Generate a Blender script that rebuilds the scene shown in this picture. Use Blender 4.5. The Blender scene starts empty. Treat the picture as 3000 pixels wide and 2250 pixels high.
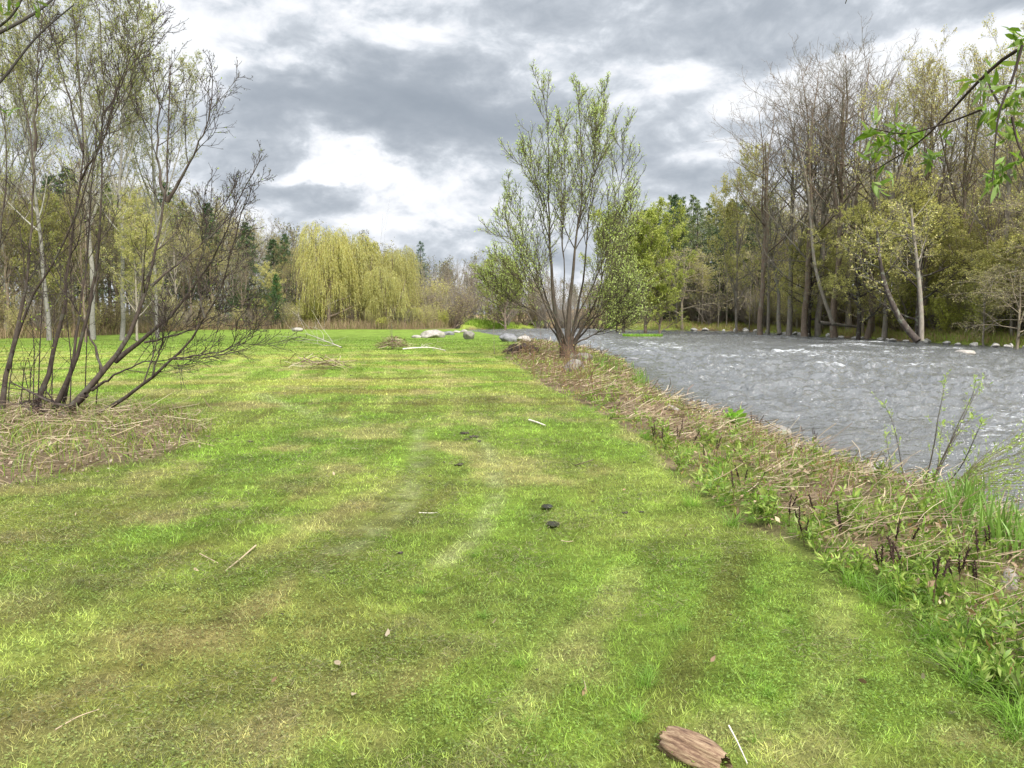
import bpy, bmesh, math, random
import numpy as np
from mathutils import Vector, Matrix
SC = bpy.context.scene
COL = SC.collection
rad = math.radians

# ------------------------------------------------------------------ camera
F, CX, CY = 1670.0, 1106.0, 829.5            # focal length and centre of the view in photograph units
CAMZ, PITCH = 1.6, math.atan(153.5 / 1670.0)
cam = bpy.data.cameras.new("camera"); camo = bpy.data.objects.new("camera", cam); COL.objects.link(camo)
camo.location = (0, 0, CAMZ); camo.rotation_euler = (math.pi / 2 - PITCH, 0, 0)
cam.sensor_width = 36; cam.lens = 36 * F / 2212.0; cam.clip_start = 0.05; cam.clip_end = 3000
SC.camera = camo
SC.render.resolution_x, SC.render.resolution_y = 1024, 768
cp, sp = math.cos(PITCH), math.sin(PITCH)

def ray(u, v):
    a, b = (u - CX) / F, (CY - v) / F
    return np.array([a, cp + b * sp, -sp + b * cp])
def G(u, v, z=0.0):
    d = ray(u, v); t = (z - CAMZ) / d[2]
    return np.array([d[0] * t, d[1] * t, z])
def A(u, v, y):
    d = ray(u, v); t = y / d[1]
    return np.array([d[0] * t, y, CAMZ + d[2] * t])

# ------------------------------------------------------------------ node helpers
class NT:
    def __init__(s, nt): s.nt = nt; nt.nodes.clear()
    def n(s, t, ins=None, **pr):
        o = s.nt.nodes.new(t)
        for k, v in pr.items(): setattr(o, k, v)
        for k, v in (ins or {}).items(): s.put(o.inputs[k], v)
        return o
    def put(s, sock, v):
        if isinstance(v, bpy.types.NodeSocket): s.nt.links.new(v, sock)
        elif isinstance(v, bpy.types.Node): s.nt.links.new(v.outputs[0], sock)
        else: sock.default_value = v
    def m(s, op, a, b=0.0, c=None):
        o = s.nt.nodes.new('ShaderNodeMath'); o.operation = op
        s.put(o.inputs[0], a); s.put(o.inputs[1], b)
        if c is not None: s.put(o.inputs[2], c)
        return o.outputs[0]
    def vm(s, op, a, b=(0, 0, 0)):
        o = s.nt.nodes.new('ShaderNodeVectorMath'); o.operation = op
        s.put(o.inputs[0], a)
        if op == 'SCALE': s.put(o.inputs['Scale'], b)
        else: s.put(o.inputs[1], b)
        return o.outputs['Value'] if op in ('DOT_PRODUCT', 'LENGTH') else o.outputs[0]
    def noise(s, vec, scale, detail=4, rough=.55, color=False, dist=0.0):
        o = s.n('ShaderNodeTexNoise', {'Vector': vec, 'Scale': scale, 'Detail': detail, 'Roughness': rough, 'Distortion': dist})
        return o.outputs['Color' if color else 'Fac']
    def ramp(s, fac, stops, interp='LINEAR'):
        o = s.nt.nodes.new('ShaderNodeValToRGB'); s.put(o.inputs[0], fac)
        r = o.color_ramp; r.interpolation = interp
        while len(r.elements) < len(stops): r.elements.new(.5)
        for e, (p, c) in zip(r.elements, stops):
            e.position = p; e.color = (*c, 1) if len(c) == 3 else c
        return o.outputs[0]
    def mix(s, f, a, b, mode='MIX'):
        o = s.nt.nodes.new('ShaderNodeMix'); o.data_type = 'RGBA'; o.blend_type = mode
        s.put(o.inputs[0], f)
        for i, v in ((6, a), (7, b)):
            if isinstance(v, tuple) and len(v) == 3: v = (*v, 1)
            s.put(o.inputs[i], v)
        return o.outputs[2]
    def smooth(s, x, a, b):
        o = s.n('ShaderNodeMapRange', {'Value': x, 'From Min': a, 'From Max': b, 'To Min': 0.0, 'To Max': 1.0}); o.interpolation_type = 'SMOOTHSTEP'
        return o.outputs[0]

# ------------------------------------------------------------------ world: broken overcast
SUN_EL, SUN_AZ = 44.0, 155.0                  # azimuth clockwise from +Y (the view direction)
w = bpy.data.worlds.new("World"); SC.world = w; w.use_nodes = True
t = NT(w.node_tree)
sky = t.n('ShaderNodeTexSky', sky_type='NISHITA', sun_disc=False, sun_elevation=rad(SUN_EL), sun_rotation=rad(SUN_AZ), altitude=200, air_density=1.0, dust_density=1.5)
skyc = t.vm('SCALE', sky.outputs[0], 0.10)
dvec = t.n('ShaderNodeTexCoord').outputs['Generated']
sep = t.n('ShaderNodeSeparateXYZ', {0: dvec}); Z = sep.outputs[2]
pv = t.vm('MULTIPLY', dvec, (1.0, 1.0, 1.9))
warp = t.vm('SUBTRACT', t.noise(pv, 3.6, 3, .55, True), (.5, .5, .5))
warp2 = t.vm('SUBTRACT', t.noise(pv, 12.0, 5, .6, True), (.5, .5, .5))
dw = t.vm('ADD', t.vm('ADD', dvec, t.vm('SCALE', warp, .13)), t.vm('SCALE', warp2, .085))
BLOBS = [  # u, v, half width, half height, weight: heavy grey masses (-) and thin bright breaks (+)
    (640, 215, 170, 75, -.55), (800, 230, 170, 70, -.5), (1010, 215, 190, 60, -.5), (920, 300, 200, 50, -.42), (1130, 240, 110, 60, -.4),
    (560, 330, 110, 80, -.42), (740, 445, 130, 34, -.50), (1000, 380, 130, 40, -.30), (1500, 300, 160, 100, -.12),
    (1750, 35, 280, 60, -.45), (1350, 60, 250, 45, -.25), (1500, 150, 190, 60, -.22), (900, 10, 300, 28, -.28), (1450, 380, 240, 60, -.32),
    (950, 525, 200, 26, -.25),
    (705, 165, 70, 40, .50), (690, 330, 55, 60, .60), (760, 400, 120, 22, .35), (930, 130, 220, 45, .35), (950, 420, 170, 50, .40), (680, 395, 60, 20, .4),
    (1600, 170, 240, 45, .30), (1420, 90, 60, 30, .25), (1950, 130, 220, 60, .30), (430, 60, 110, 80, .25), (470, 250, 60, 100, .22),
    (1380, 210, 120, 50, .2), (850, 480, 260, 26, .32), (200, 150, 220, 200, .25), (2100, 200, 150, 150, .2)]
tot = None
for (u, v, ru, rv, wt) in BLOBS:
    c = Vector(ray(u, v)).normalized(); r_ = c.cross(Vector((0, 0, 1))).normalized(); up_ = r_.cross(c)
    a = t.vm('DOT_PRODUCT', dw, tuple(r_ * (F / ru) * .92)); b = t.vm('DOT_PRODUCT', dw, tuple(up_ * (F / rv) * .92))
    e = t.m('MULTIPLY_ADD', a, a, t.m('MULTIPLY', b, b))
    k = t.m('DIVIDE', wt, t.m('ADD', t.m('POWER', e, 1.5), 1.0))
    k = t.m('MULTIPLY', k, t.m('GREATER_THAN', t.vm('DOT_PRODUCT', dvec, tuple(c)), 0.3))
    tot = k if tot is None else t.m('ADD', tot, k)
pw_ = t.vm('ADD', pv, t.vm('SCALE', warp, .25))
fb = t.noise(pw_, 4.2, 9, .58); fb2 = t.noise(t.vm('ADD', pw_, (.0, .0, .045)), 4.2, 9, .58)
up_s = (.0, .0, .028)
mid = t.noise(t.vm('ADD', pv, t.vm('SCALE', warp, .12)), 10.5, 7, .56); midu = t.noise(t.vm('ADD', t.vm('ADD', pv, t.vm('SCALE', warp, .12)), up_s), 10.5, 7, .56)
D = t.m('ADD', t.m('MULTIPLY_ADD', t.m('SUBTRACT', fb, .5), 1.15, .57), t.m('MULTIPLY', tot, .85))
D = t.m('ADD', D, t.m('MULTIPLY', t.m('SUBTRACT', mid, .5), .8))
sh = t.m('ADD', t.m('MULTIPLY', t.m('SUBTRACT', fb, fb2), .8), t.m('MULTIPLY', t.m('SUBTRACT', mid, midu), 1.1))   # tops of the billows catch the light
S = t.m('ADD', D, sh)
# soft saturation so that heavy cloud keeps its modelling
S = t.m('MULTIPLY_ADD', t.m('DIVIDE', t.m('SUBTRACT', S, .5), t.m('ADD', t.m('ABSOLUTE', t.m('SUBTRACT', S, .5)), .60)), .72, .5)
cl = t.ramp(S, [(0.0, (.215, .245, .285)), (.18, (.28, .31, .35)), (.36, (.375, .405, .445)), (.47, (.45, .48, .52)), (.57, (.52, .54, .575)), (.70, (.615, .63, .65))])
zen = t.m('MULTIPLY_ADD', t.smooth(Z, .50, .85), 1.7, 1.0)
cl = t.vm('SCALE', cl, zen)
gap = t.smooth(S, .85, 1.0)
mixc = t.mix(t.m('MULTIPLY', gap, .25), cl, skyc)
low = t.smooth(Z, -.02, .0)
mixc = t.mix(low, (.10, .11, .08), mixc)
bg = t.n('ShaderNodeBackground', {'Color': mixc, 'Strength': 1.0})
t.n('ShaderNodeOutputWorld', {'Surface': bg})
w.cycles.sampling_method = 'MANUAL'; w.cycles.sample_map_resolution = 512

sun = bpy.data.lights.new("sun", 'SUN'); suno = bpy.data.objects.new("sun", sun); COL.objects.link(suno)
sun.energy = 3.8; sun.angle = rad(10); sun.color = (1, .955, .88)
sd = Vector((math.sin(rad(SUN_AZ)) * math.cos(rad(SUN_EL)), math.cos(rad(SUN_AZ)) * math.cos(rad(SUN_EL)), math.sin(rad(SUN_EL))))
suno.rotation_euler = sd.to_track_quat('Z', 'Y').to_euler(); suno.location = (0, -5, 30)
SC.view_settings.view_transform = 'Standard'; SC.view_settings.look = 'None'; SC.view_settings.gamma = 1; SC.view_settings.exposure = 0.72
SC.cycles.max_bounces = 6; SC.cycles.diffuse_bounces = 3; SC.cycles.transmission_bounces = 4; SC.cycles.glossy_bounces = 3
SC.cycles.use_denoising = True; SC.cycles.caustics_reflective = False; SC.cycles.caustics_refractive = False

# ------------------------------------------------------------------ numpy tools
RNG = np.random.default_rng(7)
def _h(ix, iy, seed):
    n = (ix.astype(np.int64) * 374761393 + iy.astype(np.int64) * 668265263 + seed * 1442695041) & 0xffffffff
    n = ((n ^ (n >> 13)) * 1274126177) & 0xffffffff
    return ((n ^ (n >> 16)) & 0xffff) / 65535.0
def vnoise(x, y, seed=0):
    ix, iy = np.floor(x), np.floor(y); fx, fy = x - ix, y - iy
    fx = fx * fx * (3 - 2 * fx); fy = fy * fy * (3 - 2 * fy)
    a, b = _h(ix, iy, seed), _h(ix + 1, iy, seed); c, d = _h(ix, iy + 1, seed), _h(ix + 1, iy + 1, seed)
    return (a * (1 - fx) + b * fx) * (1 - fy) + (c * (1 - fx) + d * fx) * fy
def fbm(x, y, seed=0, o=4, g=.5):
    s, a, tt = 0, 1.0, 0
    for i in range(o):
        s = s + a * vnoise(x, y, seed + i * 17); tt += a; a *= g; x = x * 2.03 + 5.1; y = y * 2.03 + 3.7
    return s / tt
def sstep(x, a, b):
    q = np.clip((x - a) / (b - a), 0, 1); return q * q * (3 - 2 * q)
def norm(a): return a / np.maximum(np.linalg.norm(a, axis=-1, keepdims=True), 1e-9)
def segdist(x, y, poly, closed=False):
    d = np.full(x.shape, 1e9); n = len(poly)
    for i in range(n if closed else n - 1):
        ax, ay = poly[i][:2]; bx, by = poly[(i + 1) % n][:2]
        dx, dy = bx - ax, by - ay
        q = np.clip(((x - ax) * dx + (y - ay) * dy) / (dx * dx + dy * dy + 1e-12), 0, 1)
        d = np.minimum(d, np.hypot(x - ax - q * dx, y - ay - q * dy))
    return d
def inside(x, y, poly):
    c = np.zeros(x.shape, bool); n = len(poly)
    for i in range(n):
        ax, ay = poly[i][:2]; bx, by = poly[(i + 1) % n][:2]
        if ay == by: continue
        c ^= ((ay > y) != (by > y)) & (x < (bx - ax) * (y - ay) / (by - ay) + ax)
    return c
def sdf(x, y, poly):                       # positive inside
    d = segdist(x, y, poly, True); return np.where(inside(x, y, poly), d, -d)

# ------------------------------------------------------------------ the lie of the land
WZ = -0.5
near_edge = [(2560, 1330), (2400, 1230), (2212, 1135), (2050, 1098), (1900, 1035), (1800, 985), (1700, 948), (1560, 902), (1490, 878), (1432, 850), (1400, 818), (1372, 792), (1345, 776), (1260, 758), (1170, 745), (1120, 736), (1080, 728), (1045, 722), (1005, 717)]
far_edge = [(985, 713), (1100, 710.5), (1200, 708.5), (1290, 709), (1330, 712), (1450, 713.5), (1600, 715.5), (1690, 720), (1770, 727), (1870, 731), (1960, 738), (2080, 744), (2212, 751), (2500, 768)]
RIV = [G(u, v, WZ) for u, v in near_edge] + [G(u, v, WZ) for u, v in far_edge]
RIV = [G(2560, 1330, WZ) + np.array([2.5, -3.5, 0])] + RIV + [np.array([110., 20., 0]), np.array([60., -30., 0]), np.array([14., -12., 0])]
FARL = [G(u, v, WZ) for u, v in far_edge] + [np.array([110., 20., 0])]
lawn_edge = [(2400, 1760), (2212, 1560), (2080, 1430), (2000, 1330), (1880, 1260), (1760, 1225), (1680, 1170), (1570, 1125), (1450, 1030), (1400, 960), (1300, 900), (1200, 850), (1130, 800), (1088, 772), (1085, 757), (1110, 748), (1120, 741)]
LE = [G(u, v, 0) for u, v in lawn_edge]
BANK = [np.array([3.5, -2., 0]), np.array([2.2, 1.2, 0])] + LE + [G(1120, 736, WZ), G(1345, 776, WZ) + np.array([3., 0, 0]), G(1700, 948, WZ) + np.array([2., 0, 0]), G(2212, 1135, WZ) + np.array([4., 0, 0]), np.array([14., -2., 0])]
BED = [G(u, v, 0) for u, v in [(-700, 1130), (-100, 1075), (60, 1050), (200, 1018), (330, 1000), (430, 960), (462, 925), (400, 898), (300, 885), (120, 868), (-100, 862), (-600, 850)]]
def height(x, y):
    s = sdf(x, y, RIV)
    far = segdist(x, y, FARL)
    side = (y > 30) & (x > -20) & (far < np.abs(s) + .2)               # the far bank
    und = (fbm(x * .35, y * .35, 3, 3) - .5) * .10 + (fbm(x * 1.6, y * 1.6, 5, 3) - .5) * .035
    r = np.hypot(x, y)
    und = und * sstep(r, 1.5, 6)
    wdt = np.clip(.9 + .10 * r, 1.0, 2.4)
    nb = -0.55 * sstep(s, -wdt, 0.25)
    fbk = -0.55 * sstep(s, -1.6, .3) + np.where(side, .55 * sstep(-s, .8, 5) + .05 * np.clip(-s - 5, 0, 50) * sstep(x, 5, 25), 0)
    z = np.where(side, fbk, nb) + und
    z = z - 0.45 * sstep(s, .2, 2.5)
    rough = sstep(sdf(x, y, BANK), 0, .5) * sstep(-s, 0, .6)
    z = z + rough * ((fbm(x * 1.7, y * 1.7, 9, 4) - .45) * .22)
    bed = sstep(sdf(x, y, BED), 0, .8); z = z + bed * (.06 + (fbm(x * 2.5, y * 2.5, 19, 3) - .5) * .12)
    return z
def H(x, y): return float(height(np.array([x]), np.array([y]))[0])

C_FRESH = np.array([.222, .345, .058]); C_YEL = np.array([.325, .390, .100]); C_STRAW = np.array([.48, .43, .20]); C_BROWN = np.array([.17, .135, .055]); C_DK = np.array([.075, .14, .018])
TR1 = [G(*p) for p in [(905, 930), (908, 1000), (890, 1060), (845, 1110), (770, 1170), (660, 1230)]]
TR2 = [G(*p) for p in [(1040, 940), (1072, 1010), (1070, 1080), (1035, 1145), (960, 1210)]]
TR3 = [G(*p) for p in [(560, 850), (640, 885), (700, 905), (770, 915)]]
DK1 = [G(*p) for p in [(300, 1250), (480, 1130), (600, 1030), (700, 960), (790, 880)]]
DK2 = [G(*p) for p in [(60, 1260), (260, 1140), (420, 1050), (600, 960), (690, 900)]]
def lerp(a, b, k): return a + (b - a) * np.asarray(k)[..., None]
def lawn_color(x, y):
    r = np.hypot(x, y)
    c = np.broadcast_to(C_FRESH, x.shape + (3,)).copy()
    wob = (fbm(x * .22, y * .22, 31, 3) - .5) * 3
    k = sstep(fbm(x * .55 + wob, y * .55, 41, 4), .40, .66); c = lerp(c, C_YEL, .7 * k)
    phi = x + .12 * np.maximum(9 - y, 0) ** 1.5 + .035 * np.maximum(y - 9, 0) ** 1.45 + wob * .25
    st = np.sin(phi * 2 * math.pi / 1.25) + .5 * np.sin(phi * 2 * math.pi / .52 + 1)       # mower swaths
    c = c * (1 + .12 * st * sstep(r, 2, 5) * (1 - sstep(r, 25, 50)) * (.4 + fbm(x * .6, y * .6, 33, 2)))[..., None]
    k = sstep(np.sin(phi * 2 * math.pi / 1.25 + 2.2), .75, 1) * sstep(fbm(x * 1.3, y * .9, 35, 4), .48, .66) * (1 - sstep(y, 20, 40)); c = lerp(c, C_BROWN * 1.1, .38 * k)
    k = sstep(np.sin(phi * 2 * math.pi / 1.25 - 1.0), .7, 1) * sstep(fbm(x * 1.1, y * .7, 37, 4), .42, .62) * (1 - sstep(y, 30, 50)); c = lerp(c, np.array([.46, .48, .18]), .5 * k)
    k = sstep(fbm(x * .25, y * 1.1 + wob * .6, 51, 4), .52, .70) * sstep(y, 8, 16) * (1 - sstep(y, 40, 55)); c = lerp(c, np.array([.42, .44, .12]), .75 * k)
    k = sstep(fbm(x * .30, y * 1.5 + wob, 57, 4), .57, .70) * sstep(y, 7, 14) * (1 - sstep(y, 42, 55)); c = lerp(c, C_BROWN * .9, .5 * k)
    k = sstep(fbm(x * 1.1, y * 1.1, 61, 4), .54, .72) * .6 * (1 - sstep(y, 20, 40)); c = lerp(c, C_STRAW, k)
    lf = sstep(-x, -.2, 1.6) * (1 - sstep(y, 5.5, 8.5)) + .35 * (1 - sstep(y, 3, 6)) * sstep(-x, -1.2, .5)
    k = sstep(fbm(x * .8 + 7, y * .8, 71, 4), .36, .62) * np.clip(lf, 0, 1); c = lerp(c, C_BROWN * 1.6, .36 * k)
    k = sstep(fbm(x * 2.2, y * 2.2, 81, 3), .55, .7) * np.clip(lf, 0, 1); c = lerp(c, C_STRAW * .8, .5 * k)
    for tr, wd in ((TR1, .17), (TR2, .13), (TR3, .3)):
        k = (1 - sstep(segdist(x, y, tr), wd * .1, wd * 1.1)) * sstep(fbm(x * 7, y * 7, 91, 4), .32, .60); c = lerp(c, np.array([.44, .49, .24]), .55 * k)
    for tr in (DK1, DK2):
        k = (1 - sstep(segdist(x, y, tr), .1, .55)) * sstep(fbm(x * 2, y * 2, 95, 3), .35, .6); c = lerp(c, C_DK * 1.6, .35 * k)
    far = sstep(y, 27, 46); c = lerp(c, np.array([.150, .245, .042]) * (1 + .5 * (fbm(x * .3, y * .3, 99, 3) - .5))[..., None], far * .9)
    c = c * (1 - .22 * sstep(y, 9, 24))[..., None]
    c = c * (.72 + .56 * fbm(x * 3.1, y * 3.1, 101, 3))[..., None] * (1 + .5 * (fbm(x * 14, y * 14, 103, 2) - .5) * (1 - sstep(r, 14, 30)))[..., None]
    return np.clip(c * 1.1, 0, 1)

# ------------------------------------------------------------------ mesh building
def build(name, chunks, mat, parent=None, smooth=False):
    vs, cs, lv, ls, off = [], [], [], [], 0
    for V, Fc, C in chunks:
        V = np.asarray(V, np.float32).reshape(-1, 3); Fc = np.asarray(Fc, np.int64)
        C = np.broadcast_to(np.asarray(C, np.float32), V.shape) if np.ndim(C) < 2 else np.asarray(C, np.float32).reshape(-1, 3)
        vs.append(V); cs.append(C); lv.append((Fc + off).ravel()); ls.append(np.full(len(Fc), Fc.shape[1])); off += len(V)
    V = np.concatenate(vs); C = np.concatenate(cs); L = np.concatenate(lv).astype(np.int32); T = np.concatenate(ls).astype(np.int32)
    me = bpy.data.meshes.new(name)
    me.vertices.add(len(V)); me.vertices.foreach_set('co', V.ravel())
    me.loops.add(len(L)); me.loops.foreach_set('vertex_index', L)
    me.polygons.add(len(T)); st = np.zeros(len(T), np.int32); st[1:] = np.cumsum(T)[:-1]
    me.polygons.foreach_set('loop_start', st); me.polygons.foreach_set('loop_total', T)
    if smooth: me.polygons.foreach_set('use_smooth', np.ones(len(T), bool))
    at = me.attributes.new('Col', 'FLOAT_COLOR', 'POINT')
    at.data.foreach_set('color', np.concatenate([C, np.ones((len(C), 1), np.float32)], 1).ravel())
    me.update(calc_edges=True); me.materials.append(mat)
    if parent is False: return me
    o = bpy.data.objects.new(name, me); COL.objects.link(o)
    if parent is not None: o.parent = parent
    return o
def tag(o, label=None, cat=None, group=None, kind=None):
    for k, v in (('label', label), ('category', cat), ('group', group), ('kind', kind)):
        if v: o[k] = v
    return o
def empty(name, loc, label, cat, group=None, rz=0, sc=1):
    o = bpy.data.objects.new(name, None); COL.objects.link(o); o.location = loc; o.rotation_euler = (0, 0, rz)
    o.scale = (sc, sc, sc) if np.isscalar(sc) else sc
    o.empty_display_size = .1
    return tag(o, label, cat, group)
def tubes(P, R, sides, col, jit=.0, rng=RNG):
    N, K = P.shape[:2]
    T = np.empty_like(P); T[:, 1:-1] = P[:, 2:] - P[:, :-2]; T[:, 0] = P[:, 1] - P[:, 0]; T[:, -1] = P[:, -1] - P[:, -2]; T = norm(T)
    m_ = norm(P[:, -1] - P[:, 0]); ref = np.where(np.abs(m_[:, 2:3]) > .6, np.array([[1., .13, 0]]), np.array([[0.1, 0, 1.]]))[:, None, :]
    U = norm(np.cross(T, np.broadcast_to(ref, T.shape))); W = np.cross(T, U)
    a = np.arange(sides) * 2 * math.pi / sides
    ring = U[:, :, None, :] * np.cos(a)[None, None, :, None] + W[:, :, None, :] * np.sin(a)[None, None, :, None]
    V = P[:, :, None, :] + ring * R[:, :, None, None]
    if jit: V = V + ring * R[:, :, None, None] * rng.uniform(-jit, jit, (N, K, sides, 1))
    idx = np.arange(N * K * sides).reshape(N, K, sides)
    nx = np.roll(idx, -1, 2)
    Fc = np.stack([idx[:, :-1], nx[:, :-1], nx[:, 1:], idx[:, 1:]], -1).reshape(-1, 4)
    c = np.asarray(col, float)
    c = np.broadcast_to(c, (N, 3)) * rng.uniform(.8, 1.2, (N, 1))
    C = np.broadcast_to(c[:, None, None, :], (N, K, sides, 3)).reshape(-1, 3)
    return V.reshape(-1, 3), Fc, C
def ribbon(P, W, side, col):
    N, K = P.shape[:2]
    s = norm(side)[:, None, :] * W[:, :, None] * .5
    V = np.stack([P - s, P + s], 2); idx = np.arange(N * K * 2).reshape(N, K, 2)
    Fc = np.stack([idx[:, :-1, 0], idx[:, :-1, 1], idx[:, 1:, 1], idx[:, 1:, 0]], -1).reshape(-1, 4)
    C = np.broadcast_to(np.asarray(col)[:, None, None, :], (N, K, 2, 3)).reshape(-1, 3)
    return V.reshape(-1, 3), Fc, C
def resample(P, K):
    P = np.asarray(P, float); d = np.r_[0, np.cumsum(np.linalg.norm(np.diff(P, axis=0), axis=1))]
    q = np.linspace(0, d[-1], K); S_ = np.stack([np.interp(q, d, P[:, i]) for i in range(3)], 1)
    for _ in range(2): S_[1:-1] = S_[1:-1] * .5 + (S_[:-2] + S_[2:]) * .25
    return S_
def grow(rng, P, R, n, t0=.2, t1=1., ang=45, asd=10, ln=.4, lv=.3, fall=.5, up=.1, wan=.08, K=6, rr=.6, tip=.2, rmin=.004, outward=None, absl=None):
    N, K0 = P.shape[:2]
    T = (np.arange(n) + rng.random((N, n))) / n; tt = t0 + (t1 - t0) * T
    f = np.clip(tt * (K0 - 1), 0, K0 - 1.001); i = f.astype(int); fr = (f - i)[..., None]; I = np.arange(N)[:, None]
    pos = P[I, i] * (1 - fr) + P[I, i + 1] * fr; tan = norm(P[I, i + 1] - P[I, i])
    r0 = R[I, i] * (1 - fr[..., 0]) + R[I, i + 1] * fr[..., 0]
    L = np.linalg.norm(np.diff(P, axis=1), axis=2).sum(1)[:, None]
    ref = np.where(np.abs(tan[..., 2:3]) > .8, np.array([1., .1, 0]), np.array([0, .1, 1.])); U = norm(np.cross(tan, ref)); W = np.cross(tan, U)
    ph = rng.random((N, 1)) * 6.283 + np.arange(n) * 2.4 + rng.normal(0, .4, (N, n))
    perp = U * np.cos(ph)[..., None] + W * np.sin(ph)[..., None]
    a = np.radians(rng.normal(ang, asd, (N, n)))[..., None]
    D = norm(np.cos(a) * tan + np.sin(a) * perp).reshape(-1, 3)
    ll = (L * ln * (1 - fall * T) if absl is None else absl * (1 - fall * T) + 0 * L) * (1 + lv * rng.uniform(-1, 1, (N, n)))
    ll = ll.reshape(-1); pos = pos.reshape(-1, 3); r0 = np.maximum(r0.reshape(-1) * rr, rmin)
    out = np.empty((len(ll), K, 3)); out[:, 0] = pos
    if outward is not None: D = norm(D + outward * norm(pos * np.array([1, 1, 0]) + 1e-6))
    for k in range(1, K):
        D = norm(D + np.array([0, 0, up]) + wan * rng.normal(0, 1, D.shape))
        out[:, k] = out[:, k - 1] + D * (ll / (K - 1))[:, None]
    Rr = r0[:, None] * np.linspace(1, tip, K)[None]; Rr = np.maximum(Rr, rmin * .7)
    return out, Rr
def leaves(rng, P, n, size, asp=.5, t0=.15, cols=((.2, .3, .05),), spread=.04, droop=0., sv=.35, along=.5, seg=2):
    N, K0 = P.shape[:2]; tt = t0 + (1 - t0) * rng.random((N, n)); f = np.clip(tt * (K0 - 1), 0, K0 - 1.001); i = f.astype(int); fr = (f - i)[..., None]; I = np.arange(N)[:, None]
    pos = (P[I, i] * (1 - fr) + P[I, i + 1] * fr).reshape(-1, 3); tan = norm(P[I, i + 1] - P[I, i]).reshape(-1, 3)
    M = len(pos); pos = pos + rng.normal(0, spread, (M, 3))
    d = norm(tan * along + norm(rng.normal(0, 1, (M, 3))) * (1 - along) + np.array([0, 0, -droop]))
    sd = norm(np.cross(d, norm(rng.normal(0, 1, (M, 3))))); s = size * (1 + sv * rng.uniform(-1, 1, M))
    nn = np.cross(d, sd)
    if seg == 2:
        V = np.stack([pos, pos + d * (s * .5)[:, None] + sd * (s * asp * .5)[:, None], pos + d * s[:, None], pos + d * (s * .5)[:, None] - sd * (s * asp * .5)[:, None]], 1)
        Fc = np.arange(M * 4).reshape(M, 4)
        k = 4
    else:
        c1 = pos + d * (s * .33)[:, None] + nn * (s * .05)[:, None]; c2 = pos + d * (s * .7)[:, None] + nn * (s * .03)[:, None]; hw = (s * asp * .5)[:, None]
        V = np.stack([pos, c1 + sd * hw, c2 + sd * hw * .7, pos + d * s[:, None] - nn * (s * .1)[:, None], c2 - sd * hw * .7, c1 - sd * hw], 1)
        b = np.arange(M)[:, None] * 6
        Fc = np.concatenate([b + np.array([0, 1, 2, 5]), ], 0)
        Fc = np.concatenate([b + np.array([[0, 1, 5, 5]])[:, :3], ], 0)
        V6 = V; k = 6
        tri = np.concatenate([b + np.array([0, 1, 5]), b + np.array([1, 2, 5]), b + np.array([2, 4, 5]), b + np.array([2, 3, 4])], 0)
        Fc = tri
    cc = np.asarray(cols)[rng.integers(0, len(cols), M)] * rng.uniform(.75, 1.25, (M, 1))
    return V.reshape(-1, 3), Fc, np.repeat(cc, k, 0)

# ------------------------------------------------------------------ materials
def new_mat(name):
    m = bpy.data.materials.new(name); m.use_nodes = True; return m, NT(m.node_tree)
def mat_leaf(name, trans=.4, rough=.5, spec=.3, tint=(1, 1, 1)):
    m, t = new_mat(name)
    c = t.n('ShaderNodeAttribute', attribute_name='Col').outputs['Color']
    oi = t.n('ShaderNodeObjectInfo').outputs['Random']
    c = t.mix(1.0, c, t.ramp(oi, [(0, (.85, .85, .85)), (1, (1.15, 1.12, 1.1))]), 'MULTIPLY')
    p = t.n('ShaderNodeBsdfPrincipled', {'Base Color': c, 'Roughness': rough, 'Specular IOR Level': spec})
    tr = t.n('ShaderNodeBsdfTranslucent', {'Color': t.mix(1.0, c, (1.1, 1.15, .7), 'MULTIPLY')})
    mx = t.n('ShaderNodeMixShader', {0: trans, 1: p, 2: tr}); t.n('ShaderNodeOutputMaterial', {0: mx})
    return m
def mat_bark(name, scale=30, amt=.5, lichen=None, zs=.25, bump=.4):
    m, t = new_mat(name)
    c = t.n('ShaderNodeAttribute', attribute_name='Col').outputs['Color']
    pos = t.n('ShaderNodeTexCoord').outputs['Object']
    v = t.vm('MULTIPLY', pos, (1, 1, zs)); n = t.noise(v, scale, 6, .65)
    c = t.mix(1.0, c, t.ramp(n, [(.3, (1 - amt,) * 3), (.7, (1 + amt,) * 3)]), 'MULTIPLY')
    if lichen: c = t.mix(t.m('MULTIPLY', t.smooth(t.noise(pos, scale * .25, 5, .7), .52, .62), .7), c, lichen)
    bp = t.n('ShaderNodeBump', {'Strength': bump, 'Distance': .02, 'Height': n})
    p = t.n('ShaderNodeBsdfPrincipled', {'Base Color': c, 'Roughness': .85, 'Specular IOR Level': .2, 'Normal': bp}); t.n('ShaderNodeOutputMaterial', {0: p})
    return m
def mat_birch(name):
    m, t = new_mat(name)
    c = t.n('ShaderNodeAttribute', attribute_name='Col').outputs['Color']
    pos = t.n('ShaderNodeTexCoord').outputs['Object']
    k = t.smooth(t.noise(t.vm('MULTIPLY', pos, (1, 1, 5)), 1.6, 5, .7), .56, .64)
    c = t.mix(k, c, (.05, .045, .04)); c = t.mix(1.0, c, t.ramp(t.noise(pos, 8, 4), [(.3, (.75, .75, .72)), (.7, (1.1, 1.1, 1.1))]), 'MULTIPLY')
    p = t.n('ShaderNodeBsdfPrincipled', {'Base Color': c, 'Roughness': .8}); t.n('ShaderNodeOutputMaterial', {0: p}); return m
M_LEAF = mat_leaf('leaf'); M_GRASS = mat_leaf('grass_blade', .42, .45, .3); M_NEEDLE = mat_leaf('needle', .12, .6, .2)
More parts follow.
